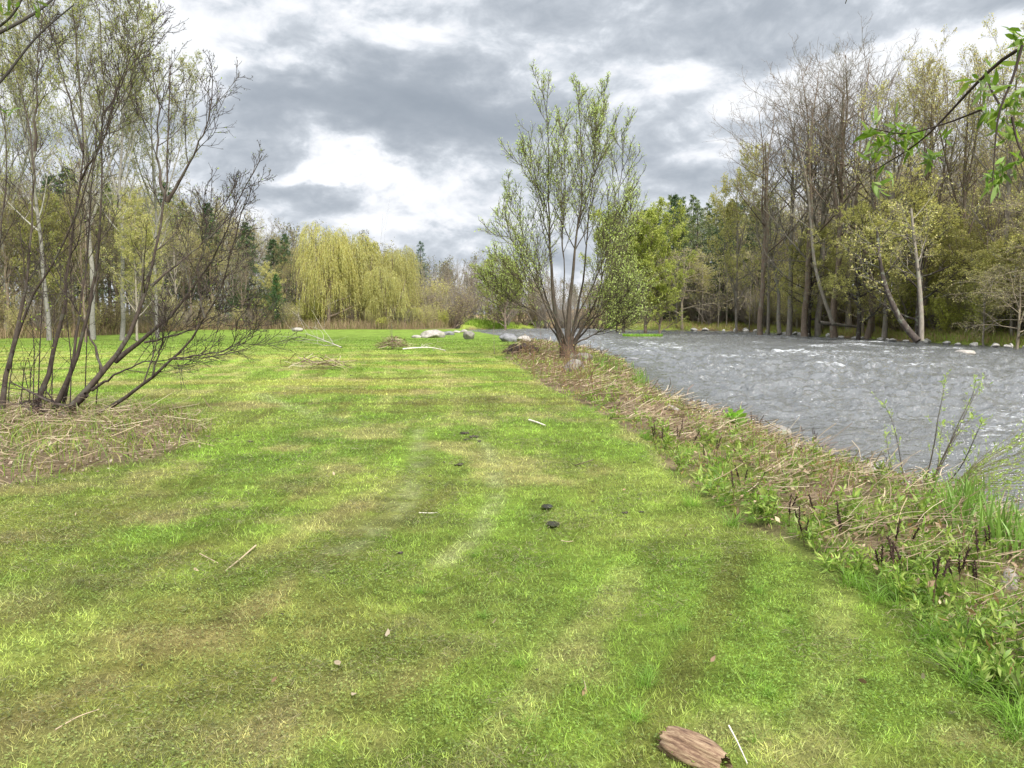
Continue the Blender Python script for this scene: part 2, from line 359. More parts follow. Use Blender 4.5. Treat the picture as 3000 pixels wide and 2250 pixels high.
M_BARK = mat_bark('bark', 9, .45, (.23, .25, .19)); M_TWIG = mat_bark('twig', 20, .3, bump=.1); M_ALDER = mat_bark('smooth_bark', 22, .5, (.10, .10, .078)); M_BIRCH = mat_birch('pale_bark')
M_DRY = mat_leaf('dry_stem', .15, .7, .15)
def mat_rock(name, tone, moss=.3):
    m, t = new_mat(name); pos = t.n('ShaderNodeTexCoord').outputs['Object']
    n = t.noise(pos, 5, 8, .65); n2 = t.noise(pos, 22, 5, .6)
    c = t.ramp(n, [(.3, tuple(x * .5 for x in tone)), (.5, tone), (.72, tuple(min(.85, x * 1.45) for x in tone))])
    c = t.mix(t.m('MULTIPLY', t.smooth(n2, .5, .7), .35), c, (.13, .12, .10))
    c = t.mix(t.m('MULTIPLY', t.smooth(t.noise(pos, 3.1, 6, .7), .56, .66), moss), c, (.13, .19, .04))
    bp = t.n('ShaderNodeBump', {'Strength': .7, 'Distance': .03, 'Height': t.m('ADD', n, t.m('MULTIPLY', n2, .4))})
    p = t.n('ShaderNodeBsdfPrincipled', {'Base Color': c, 'Roughness': .85, 'Normal': bp}); t.n('ShaderNodeOutputMaterial', {0: p}); return m
M_ROCK = mat_rock('pale_rock', (.31, .285, .255), .3); M_ROCKM = mat_rock('mossy_rock', (.19, .175, .155), .75); M_ROCKD = mat_rock('grey_rock', (.18, .18, .19), .1)

# ------------------------------------------------------------------ ground sheet
m_ground, t = new_mat('ground')
c = t.n('ShaderNodeAttribute', attribute_name='Col').outputs['Color']; pos = t.n('ShaderNodeTexCoord').outputs['Object']
n1 = t.noise(pos, 45, 6, .7); n2 = t.noise(pos, 7, 5, .6); n3 = t.noise(t.vm('MULTIPLY', pos, (.6, 2.2, 1)), 1.5, 6, .65)
c = t.mix(1.0, c, t.ramp(n1, [(.3, (.55, .55, .5)), (.5, (1, 1, 1)), (.7, (1.4, 1.35, 1.3))]), 'MULTIPLY')
c = t.mix(1.0, c, t.ramp(n2, [(.3, (.8, .8, .78)), (.7, (1.2, 1.2, 1.15))]), 'MULTIPLY')
c = t.mix(1.0, c, t.ramp(n3, [(.33, (.75, .76, .75)), (.66, (1.25, 1.2, 1.2))]), 'MULTIPLY')
bp = t.n('ShaderNodeBump', {'Strength': .8, 'Distance': .04, 'Height': t.m('ADD', n1, t.m('MULTIPLY', n2, 2.0))})
p = t.n('ShaderNodeBsdfPrincipled', {'Base Color': c, 'Roughness': .95, 'Specular IOR Level': .1, 'Normal': bp}); t.n('ShaderNodeOutputMaterial', {0: p})
def polar(r0, r1, ratio, angs):
    rr = [r0]
    while rr[-1] < r1: rr.append(rr[-1] * ratio + .002)
    rr = np.array(rr); Rr, Aa = np.meshgrid(rr, angs, indexing='ij')
    return Rr * np.sin(Aa), Rr * np.cos(Aa), len(rr), len(angs)
def gridf(nr, na, wrap=False):
    idx = np.arange(nr * na).reshape(nr, na); b = np.roll(idx, -1, 1) if wrap else idx[:, 1:]; a = idx if wrap else idx[:, :-1]
    return np.stack([a[:-1], b[:-1], b[1:], a[1:]], -1).reshape(-1, 4)
angs = np.r_[np.linspace(-40, 40, 460), np.linspace(42, 318, 90)] * math.pi / 180
X, Y, nr, na = polar(.3, 900, 1.0145, angs)
X, Y = X.ravel(), Y.ravel(); Zt = height(X, Y)
lc = lawn_color(X, Y); lc = lc * (1 - .55 * (1 - sstep(np.hypot(X, Y), 12, 34)))[:, None] + np.array([.012, .006, 0])   # thatch and soil between the blades, darkened near the camera for deeper shaded gaps
s_r = sdf(X, Y, RIV); s_b = sdf(X, Y, BANK); s_d = sdf(X, Y, BED)
soil = np.array([.10, .075, .045]); litter = np.array([.26, .205, .135]); mossg = np.array([.12, .17, .03])
nb = fbm(X * 2.3, Y * 2.3, 111, 4)
litter = np.array([.20, .155, .10]); bankc = lerp(lerp(np.broadcast_to(soil, X.shape + (3,)), litter, sstep(nb, .35, .6)), mossg, sstep(fbm(X * 1.2, Y * 1.2, 113, 3), .45, .62) * .8)
lc = lerp(lc, bankc, sstep(s_b, -.12, .15)); bedc = lerp(np.broadcast_to(litter * .9, X.shape + (3,)), soil, sstep(nb, .5, .7)); lc = lerp(lc, bedc, sstep(s_d, -.2, .3))
WOODL = [G(-900, 735), G(-300, 733), G(150, 726), G(330, 719.0), G(420, 712), G(640, 711.5), G(900, 711.5), G(980, 712), np.array([-6., 130, 0]), np.array([10., 400, 0]), np.array([-500., 400, 0]), np.array([-500., 30, 0])]
s_w = sdf(X, Y, WOODL)
woodc = lerp(np.broadcast_to(np.array([.15, .115, .065]), X.shape + (3,)), np.array([.11, .14, .03]), sstep(fbm(X * .5, Y * .5, 121, 3), .45, .6) * .7)
lc = lerp(lc, woodc, sstep(s_w, -.6, .6))
farside = (Y > 25) & (s_r < 0) & (segdist(X, Y, FARL) < np.abs(s_r) + .3) | (Y > 105)
fc = lerp(np.broadcast_to(np.array([.27, .20, .12]), X.shape + (3,)), np.array([.24, .31, .06]), sstep(fbm(X * .3, Y * .3, 131, 3), .42, .55) * (1 - sstep(-s_r, 3, 9)))
lc = np.where(farside[:, None], fc, lc)
bedr = np.array([.07, .06, .04]); lc = lerp(lc, bedr, sstep(s_r, -.15, .1))
g = build('ground', [(np.stack([X, Y, Zt], 1), gridf(nr, na, True), lc)], m_ground, smooth=True); tag(g, kind='structure')
# cap the hole under the camera
a_ = np.linspace(0, 2 * math.pi, 24, endpoint=False)
# ------------------------------------------------------------------ river
m_water, t = new_mat('water')
pos = t.n('ShaderNodeTexCoord').outputs['Object']; fo = t.n('ShaderNodeAttribute', attribute_name='Col').outputs['Color']; fo = t.n('ShaderNodeSeparateColor', {0: fo}).outputs[0]
pw = t.vm('MULTIPLY', pos, (.8, 1.25, 1))
b1 = t.noise(pw, 2.6, 6, .60, dist=.7); b2 = t.noise(pw, 14.0, 4, .6)
b3 = t.noise(pos, .35, 3, .5); hgt = t.m('MULTIPLY', t.m('ADD', t.m('MULTIPLY', b1, 1.0), t.m('MULTIPLY', b2, .30)), t.m('MULTIPLY_ADD', b3, 1.6, .25))
bp = t.n('ShaderNodeBump', {'Strength': 1.0, 'Distance': .20, 'Height': hgt})
fn = t.noise(t.vm('MULTIPLY', pos, (1.0, 2.2, 1)), 2.6, 9, .78, dist=.6)
fm = t.m('MULTIPLY', t.smooth(t.m('ADD', fn, fo), .74, 1.0), .8)
wat = t.n('ShaderNodeBsdfPrincipled', {'Base Color': (.105, .110, .110, 1), 'Roughness': .05, 'IOR': 1.85, 'Specular IOR Level': .5, 'Normal': bp})
foam = t.n('ShaderNodeBsdfPrincipled', {'Base Color': (.82, .84, .86, 1), 'Roughness': .7})
spk = t.smooth(t.noise(t.vm('MULTIPLY', pos, (1.0, 2.6, 1)), 9.0, 3, .6, dist=.6), .645, .72); spk = t.m('MULTIPLY', spk, t.m('MULTIPLY', t.smooth(t.noise(pos, .8, 3, .6), .42, .62), t.m('MINIMUM', t.m('MULTIPLY', fo, 7.0), .9)))  # tiny whitecaps, with the water's sparkle painted in as white specks
mx = t.n('ShaderNodeMixShader', {0: t.m('MAXIMUM', fm, spk), 1: wat, 2: foam}); t.n('ShaderNodeOutputMaterial', {0: mx})
X, Y, nr, na = polar(3.5, 190, 1.0062, np.radians(np.linspace(-9, 52, 900)))
X, Y = X.ravel(), Y.ravel(); R_ = np.hypot(X, Y)
def waves(x, y):
    x = x + (fbm(x * .7, y * .7, 201, 2) - .5) * .8; y = y + (fbm(x * .7 + 9, y * .7, 203, 2) - .5) * .8
    a = sstep(fbm(x * .9, y * 1.7, 205, 3), .25, .8) ** 1.4
    b = sstep(fbm(x * 2.4 + 3, y * 4.0, 207, 3), .25, .8) ** 1.3
    return .19 * a + .13 * b - .12
sr = sdf(X, Y, RIV); amp = sstep(sr, 0, 2.5) * .85 + .15
calm = .35 + .65 * sstep(R_, 8, 26)
calm = calm * (1 - .55 * sstep(R_, 32, 62)); Zw = WZ + waves(X, Y) * amp * calm
foamspots = [(1763, 748, 35, 4), (1867, 745, 34, 4), (1941, 749, 30, 4), (1991, 761, 40, 4), (2179, 767, 30, 4), (2187, 785, 45, 4), (1631, 740, 25, 3), (1771, 790, 45, 4), (1825, 793, 20, 3), (1475, 755, 20, 4), (1387, 761, 40, 4), (2130, 934, 60, 6), (1900, 738, 60, 3), (1690, 728, 60, 2.5), (2050, 752, 40, 3), (2120, 800, 30, 3), (1560, 770, 40, 3), (1950, 820, 30, 3), (1700, 760, 60, 4), (2180, 880, 30, 4), (1450, 745, 60, 5)]
fv = np.zeros(X.shape) + .05 + .09 * sstep(fbm(X * .15, Y * .15, 211, 2), .4, .6)
fv = fv + .12 * sstep(waves(X, Y), .0, .07)
for u, v, du, dv in foamspots:
    p0 = G(u, v, WZ); ex = abs(G(u + du, v, WZ)[0] - p0[0]); ey = abs(G(u, v - dv, WZ)[1] - p0[1])
    fv += .12 * np.exp(-((X - p0[0]) / ex) ** 2 - ((Y - p0[1]) / ey) ** 2)
fv *= sstep(R_, 8, 20) * .75 + .25
fv = fv * sstep(sr, .1, 1.2)
rv = build('river', [(np.stack([X, Y, Zw], 1), gridf(nr, na), np.repeat(fv[:, None], 3, 1))], m_water, smooth=True); tag(rv, kind='structure')

# ------------------------------------------------------------------ lawn grass (one mass)
def pts_polar(n, r0, r1, a0, a1, pw, rng):
    u = rng.random(n); e = 2 - pw
    r = (r0 ** e + u * (r1 ** e - r0 ** e)) ** (1 / e); a = np.radians(rng.uniform(a0, a1, n))
    return r * np.sin(a), r * np.cos(a), r
def blade_tri(x, y, z, h, wd, lean, col, rng):
    n = len(x); a = rng.random(n) * 6.283; b = rng.random(n) * 6.283
    s = np.stack([np.cos(a), np.sin(a), 0 * a], 1) * (wd * .5)[:, None]
    p = np.stack([x, y, z - .004], 1); tp = p + np.stack([np.cos(b) * lean * h, np.sin(b) * lean * h, h], 1)
    V = np.stack([p - s, p + s, tp], 1).reshape(-1, 3)
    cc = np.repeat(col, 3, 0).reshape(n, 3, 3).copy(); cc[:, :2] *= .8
    return V, np.arange(n * 3).reshape(n, 3), cc.reshape(-1, 3)
rng = np.random.default_rng(11)
x, y, r = pts_polar(640000, 2.1, 55, -38, 38, 1.55, rng)
k = (sdf(x, y, BANK) < .05) & (sdf(x, y, RIV) < -.3) & (sdf(x, y, BED) < .1) & (sdf(x, y, WOODL) < 0); x, y, r = x[k], y[k], r[k]; z = height(x, y)
clump = fbm(x * 17, y * 17, 305, 2); base = lawn_color(x, y) * (.55 + 1.2 * clump)[:, None]; n = len(x); hs = fbm(x * 1.3, y * 1.3, 301, 3)
v = rng.random(n); col = base * rng.uniform(.5, 1.5, (n, 1)); dry = v < .10 + .20 * (fbm(x * 1.1, y * 1.1, 61, 4) > .58)
col[dry] = col[dry] * .3 + np.array([.42, .36, .20]) * rng.uniform(.5, 1, (n, 1))[dry] * .75
h = (.009 + .014 * hs + .018 * clump) * rng.uniform(.5, 1.3, n) * (1 + r * .018); wd = np.maximum(.0036, r * .00095) * rng.uniform(.7, 1.3, n)
tracks = 1 - .6 * (segdist(x, y, TR1) < .2); h *= tracks * (1 - .7 * sstep(r, 40, 55))
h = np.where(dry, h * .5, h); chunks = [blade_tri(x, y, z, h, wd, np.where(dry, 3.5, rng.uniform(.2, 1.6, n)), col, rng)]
# clover and broad leaves between the blades
x, y, r = pts_polar(190000, 2.1, 15, -38, 38, 1.2, rng)
k = (sdf(x, y, BANK) < .0) & (sdf(x, y, BED) < .1) & (fbm(x * 1.5, y * 1.5, 311, 3) + rng.normal(0, .16, len(x)) > .50); x, y, r = x[k], y[k], r[k]; n = len(x); z = height(x, y)
col = lawn_color(x, y) * .6 + np.array([.15, .27, .05]) * .4; col = col * rng.uniform(.5, 1.15, (n, 1))
c0 = np.stack([x, y, z + rng.uniform(.012, .035, n)], 1); a = rng.random(n) * 6.283; s = rng.uniform(.003, .0065, n) * (1 + r * .07)
d = np.stack([np.cos(a), np.sin(a), rng.uniform(-.3, .5, n)], 1) * s[:, None]; e = np.stack([-np.sin(a), np.cos(a), rng.uniform(-.4, .4, n)], 1) * (s * .75)[:, None]
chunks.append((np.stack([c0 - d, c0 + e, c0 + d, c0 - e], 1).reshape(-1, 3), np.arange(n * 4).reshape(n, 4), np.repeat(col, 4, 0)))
# tiny clippings lying flat, dull olive and straw
x, y, r = pts_polar(90000, 2.1, 16, -38, 38, 1.4, rng)
k = (sdf(x, y, BANK) < .0) & (sdf(x, y, BED) < .1) & (fbm(x * 1.7, y * 1.7, 321, 4) > .55); x, y, r = x[k], y[k], r[k]; n = len(x); z = height(x, y)
c0 = np.stack([x, y, z + rng.uniform(.015, .05, n)], 1); a = rng.random(n) * 6.283; L = rng.uniform(.015, .04, n) * (1 + r * .03)
d = np.stack([np.cos(a), np.sin(a), rng.uniform(-.3, .3, n)], 1) * L[:, None]; P = np.stack([c0 - d * .5, c0 + d * .5], 1)
pal = np.array([[.11, .13, .05], [.17, .17, .08], [.30, .27, .15], [.08, .09, .035]])
chunks.append(ribbon(P, np.repeat((np.maximum(.0018, r * .0006))[:, None], 2, 1), np.stack([-np.sin(a), np.cos(a), 0 * a + .3], 1), pal[rng.integers(0, 4, n)]))
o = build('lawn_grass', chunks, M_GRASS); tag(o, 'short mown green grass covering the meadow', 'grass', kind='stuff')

# ------------------------------------------------------------------ rough growth on the bank (uncountable masses)
def bend_ribbon(x, y, z, h, wd, lean, col, rng, K=4, a=None):
    n = len(x); a = rng.random(n) * 6.283 if a is None else a; q = np.linspace(0, 1, K)
    dir_ = np.stack([np.cos(a), np.sin(a)], 1); hor = (q ** 1.8)[None] * (lean * h)[:, None]; ver = (q[None] - .35 * np.clip(lean, 0, 1.6)[:, None] * q[None] ** 2.5) * h[:, None]
    P = np.stack([x[:, None] + dir_[:, :1] * hor, y[:, None] + dir_[:, 1:] * hor, z[:, None] + ver - .01], 2)
    W = wd[:, None] * np.array([.7, 1, .75, .08] if K == 4 else [.8, 1, .1])[None]
    return ribbon(P, W, np.stack([-dir_[:, 1], dir_[:, 0], 0 * a], 1) + rng.normal(0, .35, (n, 3)), col)
def bank_pts(n, dens, rng, r1=46, a0=-20, a1=62, pw=1.35, marg=0.02, wet=.02):
    x, y, r = pts_polar(n, 2.0, r1, a0, a1, pw, rng)
    k = (sdf(x, y, BANK) > marg) & (sdf(x, y, RIV) < -wet); x, y, r = x[k], y[k], r[k]
    k = rng.random(len(x)) < dens(x, y); return x[k], y[k], r[k]
dryd = lambda x, y: np.clip(sstep(fbm(x * 1.1, y * .8, 401, 3), .40, .58) + .45 * sstep(sdf(x, y, BANK), .35, .9) * (1 - sstep(np.hypot(x, y), 11, 15)), 0, 1)
edge = lambda x, y: 1 - sstep(sdf(x, y, BANK), .1, .9)
x, y, r = bank_pts(125000, lambda x, y: .10 + .75 * (1 - dryd(x, y)) + .2 * edge(x, y), rng); n = len(x); z = height(x, y)
gp = np.array([[.22, .34, .05], [.28, .39, .07], [.34, .41, .09], [.15, .24, .045], [.36, .33, .12]])
h = rng.uniform(.05, .19, n) * (.6 + .8 * fbm(x * 1.5, y * 1.5, 403, 2)) * (1 - .5 * edge(x, y))
chunks = [bend_ribbon(x, y, z, h, np.maximum(.004, r * .0011) * rng.uniform(.7, 1.3, n), rng.uniform(.1, 1.5, n), gp[rng.integers(0, 5, n)] * rng.uniform(.7, 1.25, (n, 1)), rng)]
# low leafy shoots
x, y, r = bank_pts(18000, lambda x, y: .2 + .7 * sstep(fbm(x * 1.6, y * 1.6, 411, 3), .42, .55), rng, pw=1.2); n = len(x); z = height(x, y)
q = np.linspace(0, 1, 4); hh = rng.uniform(.05, .22, n); ln_ = rng.normal(0, .25, (n, 2))
P = np.stack([x[:, None] + ln_[:, :1] * hh[:, None] * q, y[:, None] + ln_[:, 1:] * hh[:, None] * q, z[:, None] + hh[:, None] * q], 2)
lp = [(.20, .29, .05), (.26, .33, .07), (.16, .23, .04), (.30, .20, .09), (.22, .26, .06)]
chunks.append(leaves(rng, P, 7, .052, .28, .2, lp, .004, .0, .4, .35))
o = build('bank_undergrowth', chunks, M_GRASS); tag(o, 'rough green weeds and grass crowding the river bank', 'undergrowth', kind='stuff')
# dead stems and straw
def straw(x, y, z, r, L, wd, col, rng, up=.25, az=None):
    n = len(x); a = rng.random(n) * 6.283 if az is None else az; q = np.linspace(-.5, .5, 4); cv = rng.normal(0, .5, (n, 1))
    P = np.stack([x[:, None] + (np.cos(a)[:, None] * q - np.sin(a)[:, None] * cv * (q ** 2)) * L[:, None], y[:, None] + (np.sin(a)[:, None] * q + np.cos(a)[:, None] * cv * (q ** 2)) * L[:, None],
                  z[:, None] + rng.uniform(.01, .20, n)[:, None] + (q[None] + .5) * L[:, None] * np.abs(rng.normal(0, up, n))[:, None]], 2)
    return ribbon(P, np.repeat(wd[:, None], 4, 1), np.stack([-np.sin(a), np.cos(a), 0 * a + rng.normal(0, .6, n)], 1), col)
sp_ = np.array([[.36, .29, .19], [.27, .21, .14], [.19, .14, .095], [.46, .39, .28], [.14, .09, .07], [.24, .17, .125]])
x, y, r = bank_pts(85000, lambda x, y: .10 + .8 * dryd(x, y), rng, pw=1.3, marg=.15); n = len(x)
chunks = [straw(x, y, height(x, y), r, rng.uniform(.05, .38, n), np.maximum(.0032, r * .0008) * rng.uniform(.6, 1.2, n), sp_[rng.integers(0, 6, n)] * rng.uniform(.7, 1.15, (n, 1)), rng, .35, rng.normal(-.5, .9, n))]
x, y, r = bank_pts(50000, lambda x, y: .3 + .6 * dryd(x, y), rng, pw=1.3, marg=.1); n = len(x)
chunks.append(leaves(rng, np.repeat(np.stack([x, y, height(x, y) + rng.uniform(.01, .10, n)], 1)[:, None], 2, 1) + np.array([[0, 0, 0], [0, 0, .01]]), 1, .05, .5, 0, [(.20, .14, .09), (.30, .22, .15), (.13, .09, .06), (.36, .30, .2)], .01, 0, .4, .1))
o = build('dead_stems', chunks, M_DRY); tag(o, 'tan dead stalks matted over the river bank', 'dead stems', kind='stuff')
# left bed below the alders
def bed_pts(n, rng):
    x = rng.uniform(-16, -3, n); y = rng.uniform(5.5, 15, n); k = sdf(x, y, BED) + rng.normal(0, .18, n) > .05; return x[k], y[k]
x, y = bed_pts(16000, rng); n = len(x); r = np.hypot(x, y)
ch = [straw(x, y, height(x, y), r, rng.uniform(.05, .45, n), rng.uniform(.003, .008, n), sp_[rng.integers(0, 6, n)] * rng.uniform(.8, 1.2, (n, 1)), rng, .2)]
x, y = bed_pts(26000, rng); n = len(x); ch.append(leaves(rng, np.repeat(np.stack([x, y, height(x, y) + .03], 1)[:, None], 2, 1) + np.array([[0, 0, 0], [0, 0, .01]]), 1, .038, .6, 0, [(.19, .145, .105), (.27, .215, .16), (.13, .095, .07), (.36, .31, .24)], .02, 0, .4, .1))
o = build('dead_leaves', ch, M_DRY); tag(o, 'dry stalks and fallen leaves heaped around the leaning stems', 'dead leaves', kind='stuff')
x, y = bed_pts(24000, rng); n = len(x); k = rng.random(n) < sstep(fbm(x * .9, y * .9, 421, 3), .32, .55) + .8 * (sdf(x, y, BED) < .6); x, y = x[k], y[k]; n = len(x)
ch = [bend_ribbon(x, y, height(x, y), rng.uniform(.08, .30, n), rng.uniform(.006, .014, n), rng.uniform(.2, 1.4, n), gp[rng.integers(0, 5, n)] * rng.uniform(.7, 1.1, (n, 1)), rng)]
o = build('weeds', ch, M_GRASS); tag(o, 'green weeds sprouting through the litter bed on the left', 'weeds', kind='stuff')

# ------------------------------------------------------------------ tree makers: each returns a dict of part meshes in a local frame, plus its height
BK = {'grey': (.24, .21, .175), 'brown': (.19, .145, .11), 'pale': (.26, .245, .225), 'dark': (.065, .052, .045), 'tan': (.29, .24, .175)}
def trunk_line(rng, h, r, K=14, lean=(0, 0), wan=.02, tip=.15):
    q = np.linspace(0, 1, K); off = np.cumsum(rng.normal(0, wan * h / K * 2, (K, 2)), 0); off[0] = 0
    P = np.stack([off[:, 0] + lean[0] * h * q ** 1.5, off[:, 1] + lean[1] * h * q ** 1.5, h * q - .15], 1)
    R = r * (tip + (1 - tip) * (1 - q) ** .85); R[0] *= 1.25; return P[None], R[None]
def deciduous(seed, h=20, r=.28, bark='grey', fork=2, leafn=0, leafs=.16, cols=((.3, .3, .05),), wide=1., lean=(0, 0), t0=.25, twig=1., up=.12, asp=.55, n1=12, low=False, birch=False, tleaf=.15):
    rng = np.random.default_rng(seed); P, R = trunk_line(rng, h, r, lean=lean); mains = [(P, R)]
    if fork: mains.append(grow(rng, P, R, fork, .22 if low else .32, .6, 22, 5, .75, .15, .35, .10, .05, 12, .75, .15, .02))
    b1 = [grow(rng, p, q, n1, t0, .97, 48 * wide, 9, .36 * wide, .3, .45, up * .8, .07, 8, .55, .2, .018) for p, q in mains]
    P1 = np.concatenate([b[0] for b in b1]); R1 = np.concatenate([b[1] for b in b1])
    P2, R2 = grow(rng, P1, R1, 7, .2, 1, 42, 12, .45, .3, .4, up, .10, 6, .6, .3, .011)
    P3, R3 = grow(rng, P2, R2, max(1, int(5 * twig)), .15, 1, 40, 14, .5, .35, .4, up, .12, 5, .6, .4, .008)
    P4, R4 = grow(rng, P3, R3, max(1, int(3 * twig)), .15, 1, 38, 14, .5, .35, .4, up, .12, 3, .7, .5, .0065)
    bm_ = M_BIRCH if birch else M_BARK; c = BK[bark]
    out = [('trunk', [tubes(p, q, 7, c) for p, q in mains], bm_)]
    tw = tuple(v * .9 for v in (BK['grey'] if bark == 'pale' else c))
    out.append(('branches', [tubes(P1, R1, 5, c), tubes(P2, R2, 4, tw), tubes(P3, R3, 3, tw), tubes(P4, R4, 3, tw)], M_BARK))
    if leafn:
        out.append(('crown', [leaves(rng, P4, leafn, leafs, asp, tleaf, cols, leafs * .5, .1), leaves(rng, P3, leafn, leafs, asp, .3, cols, leafs * .5, .1)], M_LEAF))
    return out
def shrub(seed, h=3, n=14, spread=28, leafn=2, leafs=.09, cols=((.2, .3, .05),), bark='brown', rmin=.006, up=.1, asp=.5, ad=.03):
    rng = np.random.default_rng(seed)
    base = np.zeros((n, 3)); base[:, :2] = rng.normal(0, .10 * h / 3, (n, 2)); az = rng.random(n) * 6.283; an = np.radians(np.abs(rng.normal(spread, 12, n)))
    D = np.stack([np.sin(an) * np.cos(az), np.sin(an) * np.sin(az), np.cos(an)], 1); L = h * rng.uniform(.65, 1.05, n); K = 9; P = np.empty((n, K, 3)); P[:, 0] = base - np.array([0, 0, .05])
    for k in range(1, K): D = norm(D + np.array([0, 0, up * .6]) + .07 * rng.normal(0, 1, D.shape)); P[:, k] = P[:, k - 1] + D * (L / (K - 1))[:, None]
    R = (.010 * h * .9 * rng.uniform(.6, 1.2, n))[:, None] * np.linspace(1, .25, K)[None]
    P2, R2 = grow(rng, P, R, 9, .15, 1, 36, 10, .42, .3, .4, up, .09, 6, .6, .3, rmin); P3, R3 = grow(rng, P2, R2, 6, .1, 1, 38, 12, .5, .3, .4, up, .1, 4, .6, .4, rmin * .8)
    c = BK[bark]; out = [('stems', [tubes(P, R, 5, c), tubes(P2, R2, 4, c), tubes(P3, R3, 3, c)], M_TWIG)]
    if leafn: out.append(('foliage', [leaves(rng, P3, leafn * 2, leafs, asp, .1, cols, ad, .05), leaves(rng, P2, leafn * 2, leafs, asp, .3, cols, ad, .05)], M_LEAF))
    return out
def conifer(seed, h=14, wid=.2, cols=((.03, .065, .02),), droop=.06, dens=1., t0=.05, bark='dark', thin=0.):
    rng = np.random.default_rng(seed); P, R = trunk_line(rng, h, h * .013, wan=.006, tip=.05)
    n = int(110 * dens); B, BR = grow(rng, P, R, n, t0, .985, 82, 8, 1, 0, 0, -droop, .05, 7, .35, .3, .012)
    T = np.linspace(0, 1, n); prof = np.clip((1 - T) ** .8 * wid + .02, .02, 1) * rng.uniform(.6, 1.1, n)
    L = (prof * h); cur = np.linalg.norm(np.diff(B, axis=1), axis=2).sum(1); B = B[:, :1] + (B - B[:, :1]) * (L / cur)[:, None, None]
    S_, SR = grow(rng, B, BR, 9, .12, 1, 50, 10, .42, .3, .5, -droop * .5, .05, 4, .5, .3, .008)
    col = np.asarray(cols)
    a = leaves(rng, S_, int(14 * dens), h * .011, .30, .0, cols, h * .004, .25, .4, .55); b = leaves(rng, B, int(22 * dens), h * .013, .3, .1, cols, h * .006, .25, .4, .5)
    return [('trunk', [tubes(P, R, 7, BK[bark])], M_BARK), ('branches', [tubes(B, BR, 4, BK[bark]), tubes(S_, SR, 3, BK[bark])], M_BARK), ('crown', [a, b], M_NEEDLE)]
def weeping(seed, h=12, cols=((.54, .54, .22), (.45, .48, .18), (.62, .60, .30))):
    rng = np.random.default_rng(seed); P, R = trunk_line(rng, h * .75, .30, lean=(.05, 0), wan=.03)
    M1 = grow(rng, P, R, 5, .15, .55, 34, 8, .85, .15, .2, .12, .05, 12, .7, .2, .03)
    Pm = np.concatenate([resample(P[0], 12)[None], M1[0]]); Rm = np.concatenate([np.interp(np.linspace(0, 1, 12), np.linspace(0, 1, 14), R[0])[None], M1[1]])
    B, BR = grow(rng, Pm, Rm, 14, .08, 1, 58, 16, .40, .4, .5, .04, .08, 9, .5, .25, .02)
    B2, BR2 = grow(rng, B, BR, 5, .3, 1, 45, 15, .6, .3, .3, .0, .10, 6, .5, .3, .012, outward=.2)
    def dome(Q):
        r = np.hypot(Q[..., 0], Q[..., 1]); az_ = np.arctan2(Q[..., 1], Q[..., 0]); f = np.sqrt(np.clip(1 - (r / (.46 * h * (1 + .22 * np.sin(az_ * 3 + seed)))) ** 2, .10, 1)); Q = Q.copy(); Q[..., 2] = np.where(Q[..., 2] > 0, np.minimum(Q[..., 2], .93 * h * f + .35 * rng.random()), Q[..., 2]); return Q
    B, B2 = dome(B), dome(B2)
    def strands(B, n):
        N, K0 = B.shape[:2]; tt = rng.uniform(.25, 1, (N, n)); f = np.clip(tt * (K0 - 1), 0, K0 - 1.001); i = f.astype(int); fr = (f - i)[..., None]; I = np.arange(N)[:, None]
        p = (B[I, i] * (1 - fr) + B[I, i + 1] * fr).reshape(-1, 3); tn = norm(B[I, i + 1] - B[I, i]).reshape(-1, 3); M = len(p)
        D = norm(tn * .6 + norm(p * np.array([1, 1, 0]) + 1e-6) * .5 + rng.normal(0, .35, (M, 3)) + np.array([0, 0, .35])); K = 9; out = np.empty((M, K, 3)); out[:, 0] = p
        L = np.minimum(((.4 + 1.2 * rng.random((N, 1))) * rng.uniform(.9, 3.4, (N, n))).reshape(-1) * h / 12, np.maximum(p[:, 2] - rng.uniform(.0, 1.6, M), .6) * 1.15)
        for k in range(1, K): D = norm(D + np.array([0, 0, -.55]) + .06 * rng.normal(0, 1, D.shape)); out[:, k] = out[:, k - 1] + D * (L / (K - 1))[:, None]
        return out
    S_ = np.concatenate([strands(B2, 4), strands(B, 5)])
    SR = np.full(S_.shape[:2], .007)
    return [('trunk', [tubes(P, R, 8, BK['brown']), tubes(M1[0], M1[1], 6, BK['brown'])], M_BARK), ('branches', [tubes(B, BR, 5, BK['brown']), tubes(B2, BR2, 4, (.22, .18, .06))], M_BARK),
            ('crown', [tubes(S_, SR, 3, (.55, .48, .12)), leaves(rng, S_, 26, .15, .26, .05, cols, .025, .5, .35, .6)], M_LEAF)]
PROTO = {}
def proto(key, parts):
    zmax = max(c[0][:, 2].max() for _, ch, _ in parts for c in ch)
    PROTO[key] = ([(n, build(n, ch, m, False)) for n, ch, m in parts], zmax)
def put(key, name, x, y, label, cat, group=None, h=None, rz=0., wx=1., z=None, sink=.05):
    parts, zm = PROTO[key]; s = (h / zm) if h else 1.
    e = empty(name, (x, y, (H(x, y) if z is None else z) - sink), label, cat, group, rz, (s * wx, s * wx, s))
    for n, me in parts:
        o = bpy.data.objects.new(n, me); COL.objects.link(o); o.parent = e
    return e
def at(u, d):                               # ground point under the view column u, d metres ahead
    return (u - CX) / F * d * math.sqrt(1 + (153.5 / 1670) ** 2), d
def hfor(vtop, d, z0): return A(CX, vtop, d)[2] - z0
def tree(key, name, u, d, vtop, label, cat='tree', group=None, rz=None, wx=1.):
    x, y = at(u, d); z0 = H(x, y)
    return put(key, name, x, y, label, cat, group, hfor(vtop, d, z0), RZ.uniform(0, 6.28) if rz is None else rz, wx, z0)
RZ = np.random.default_rng(5)
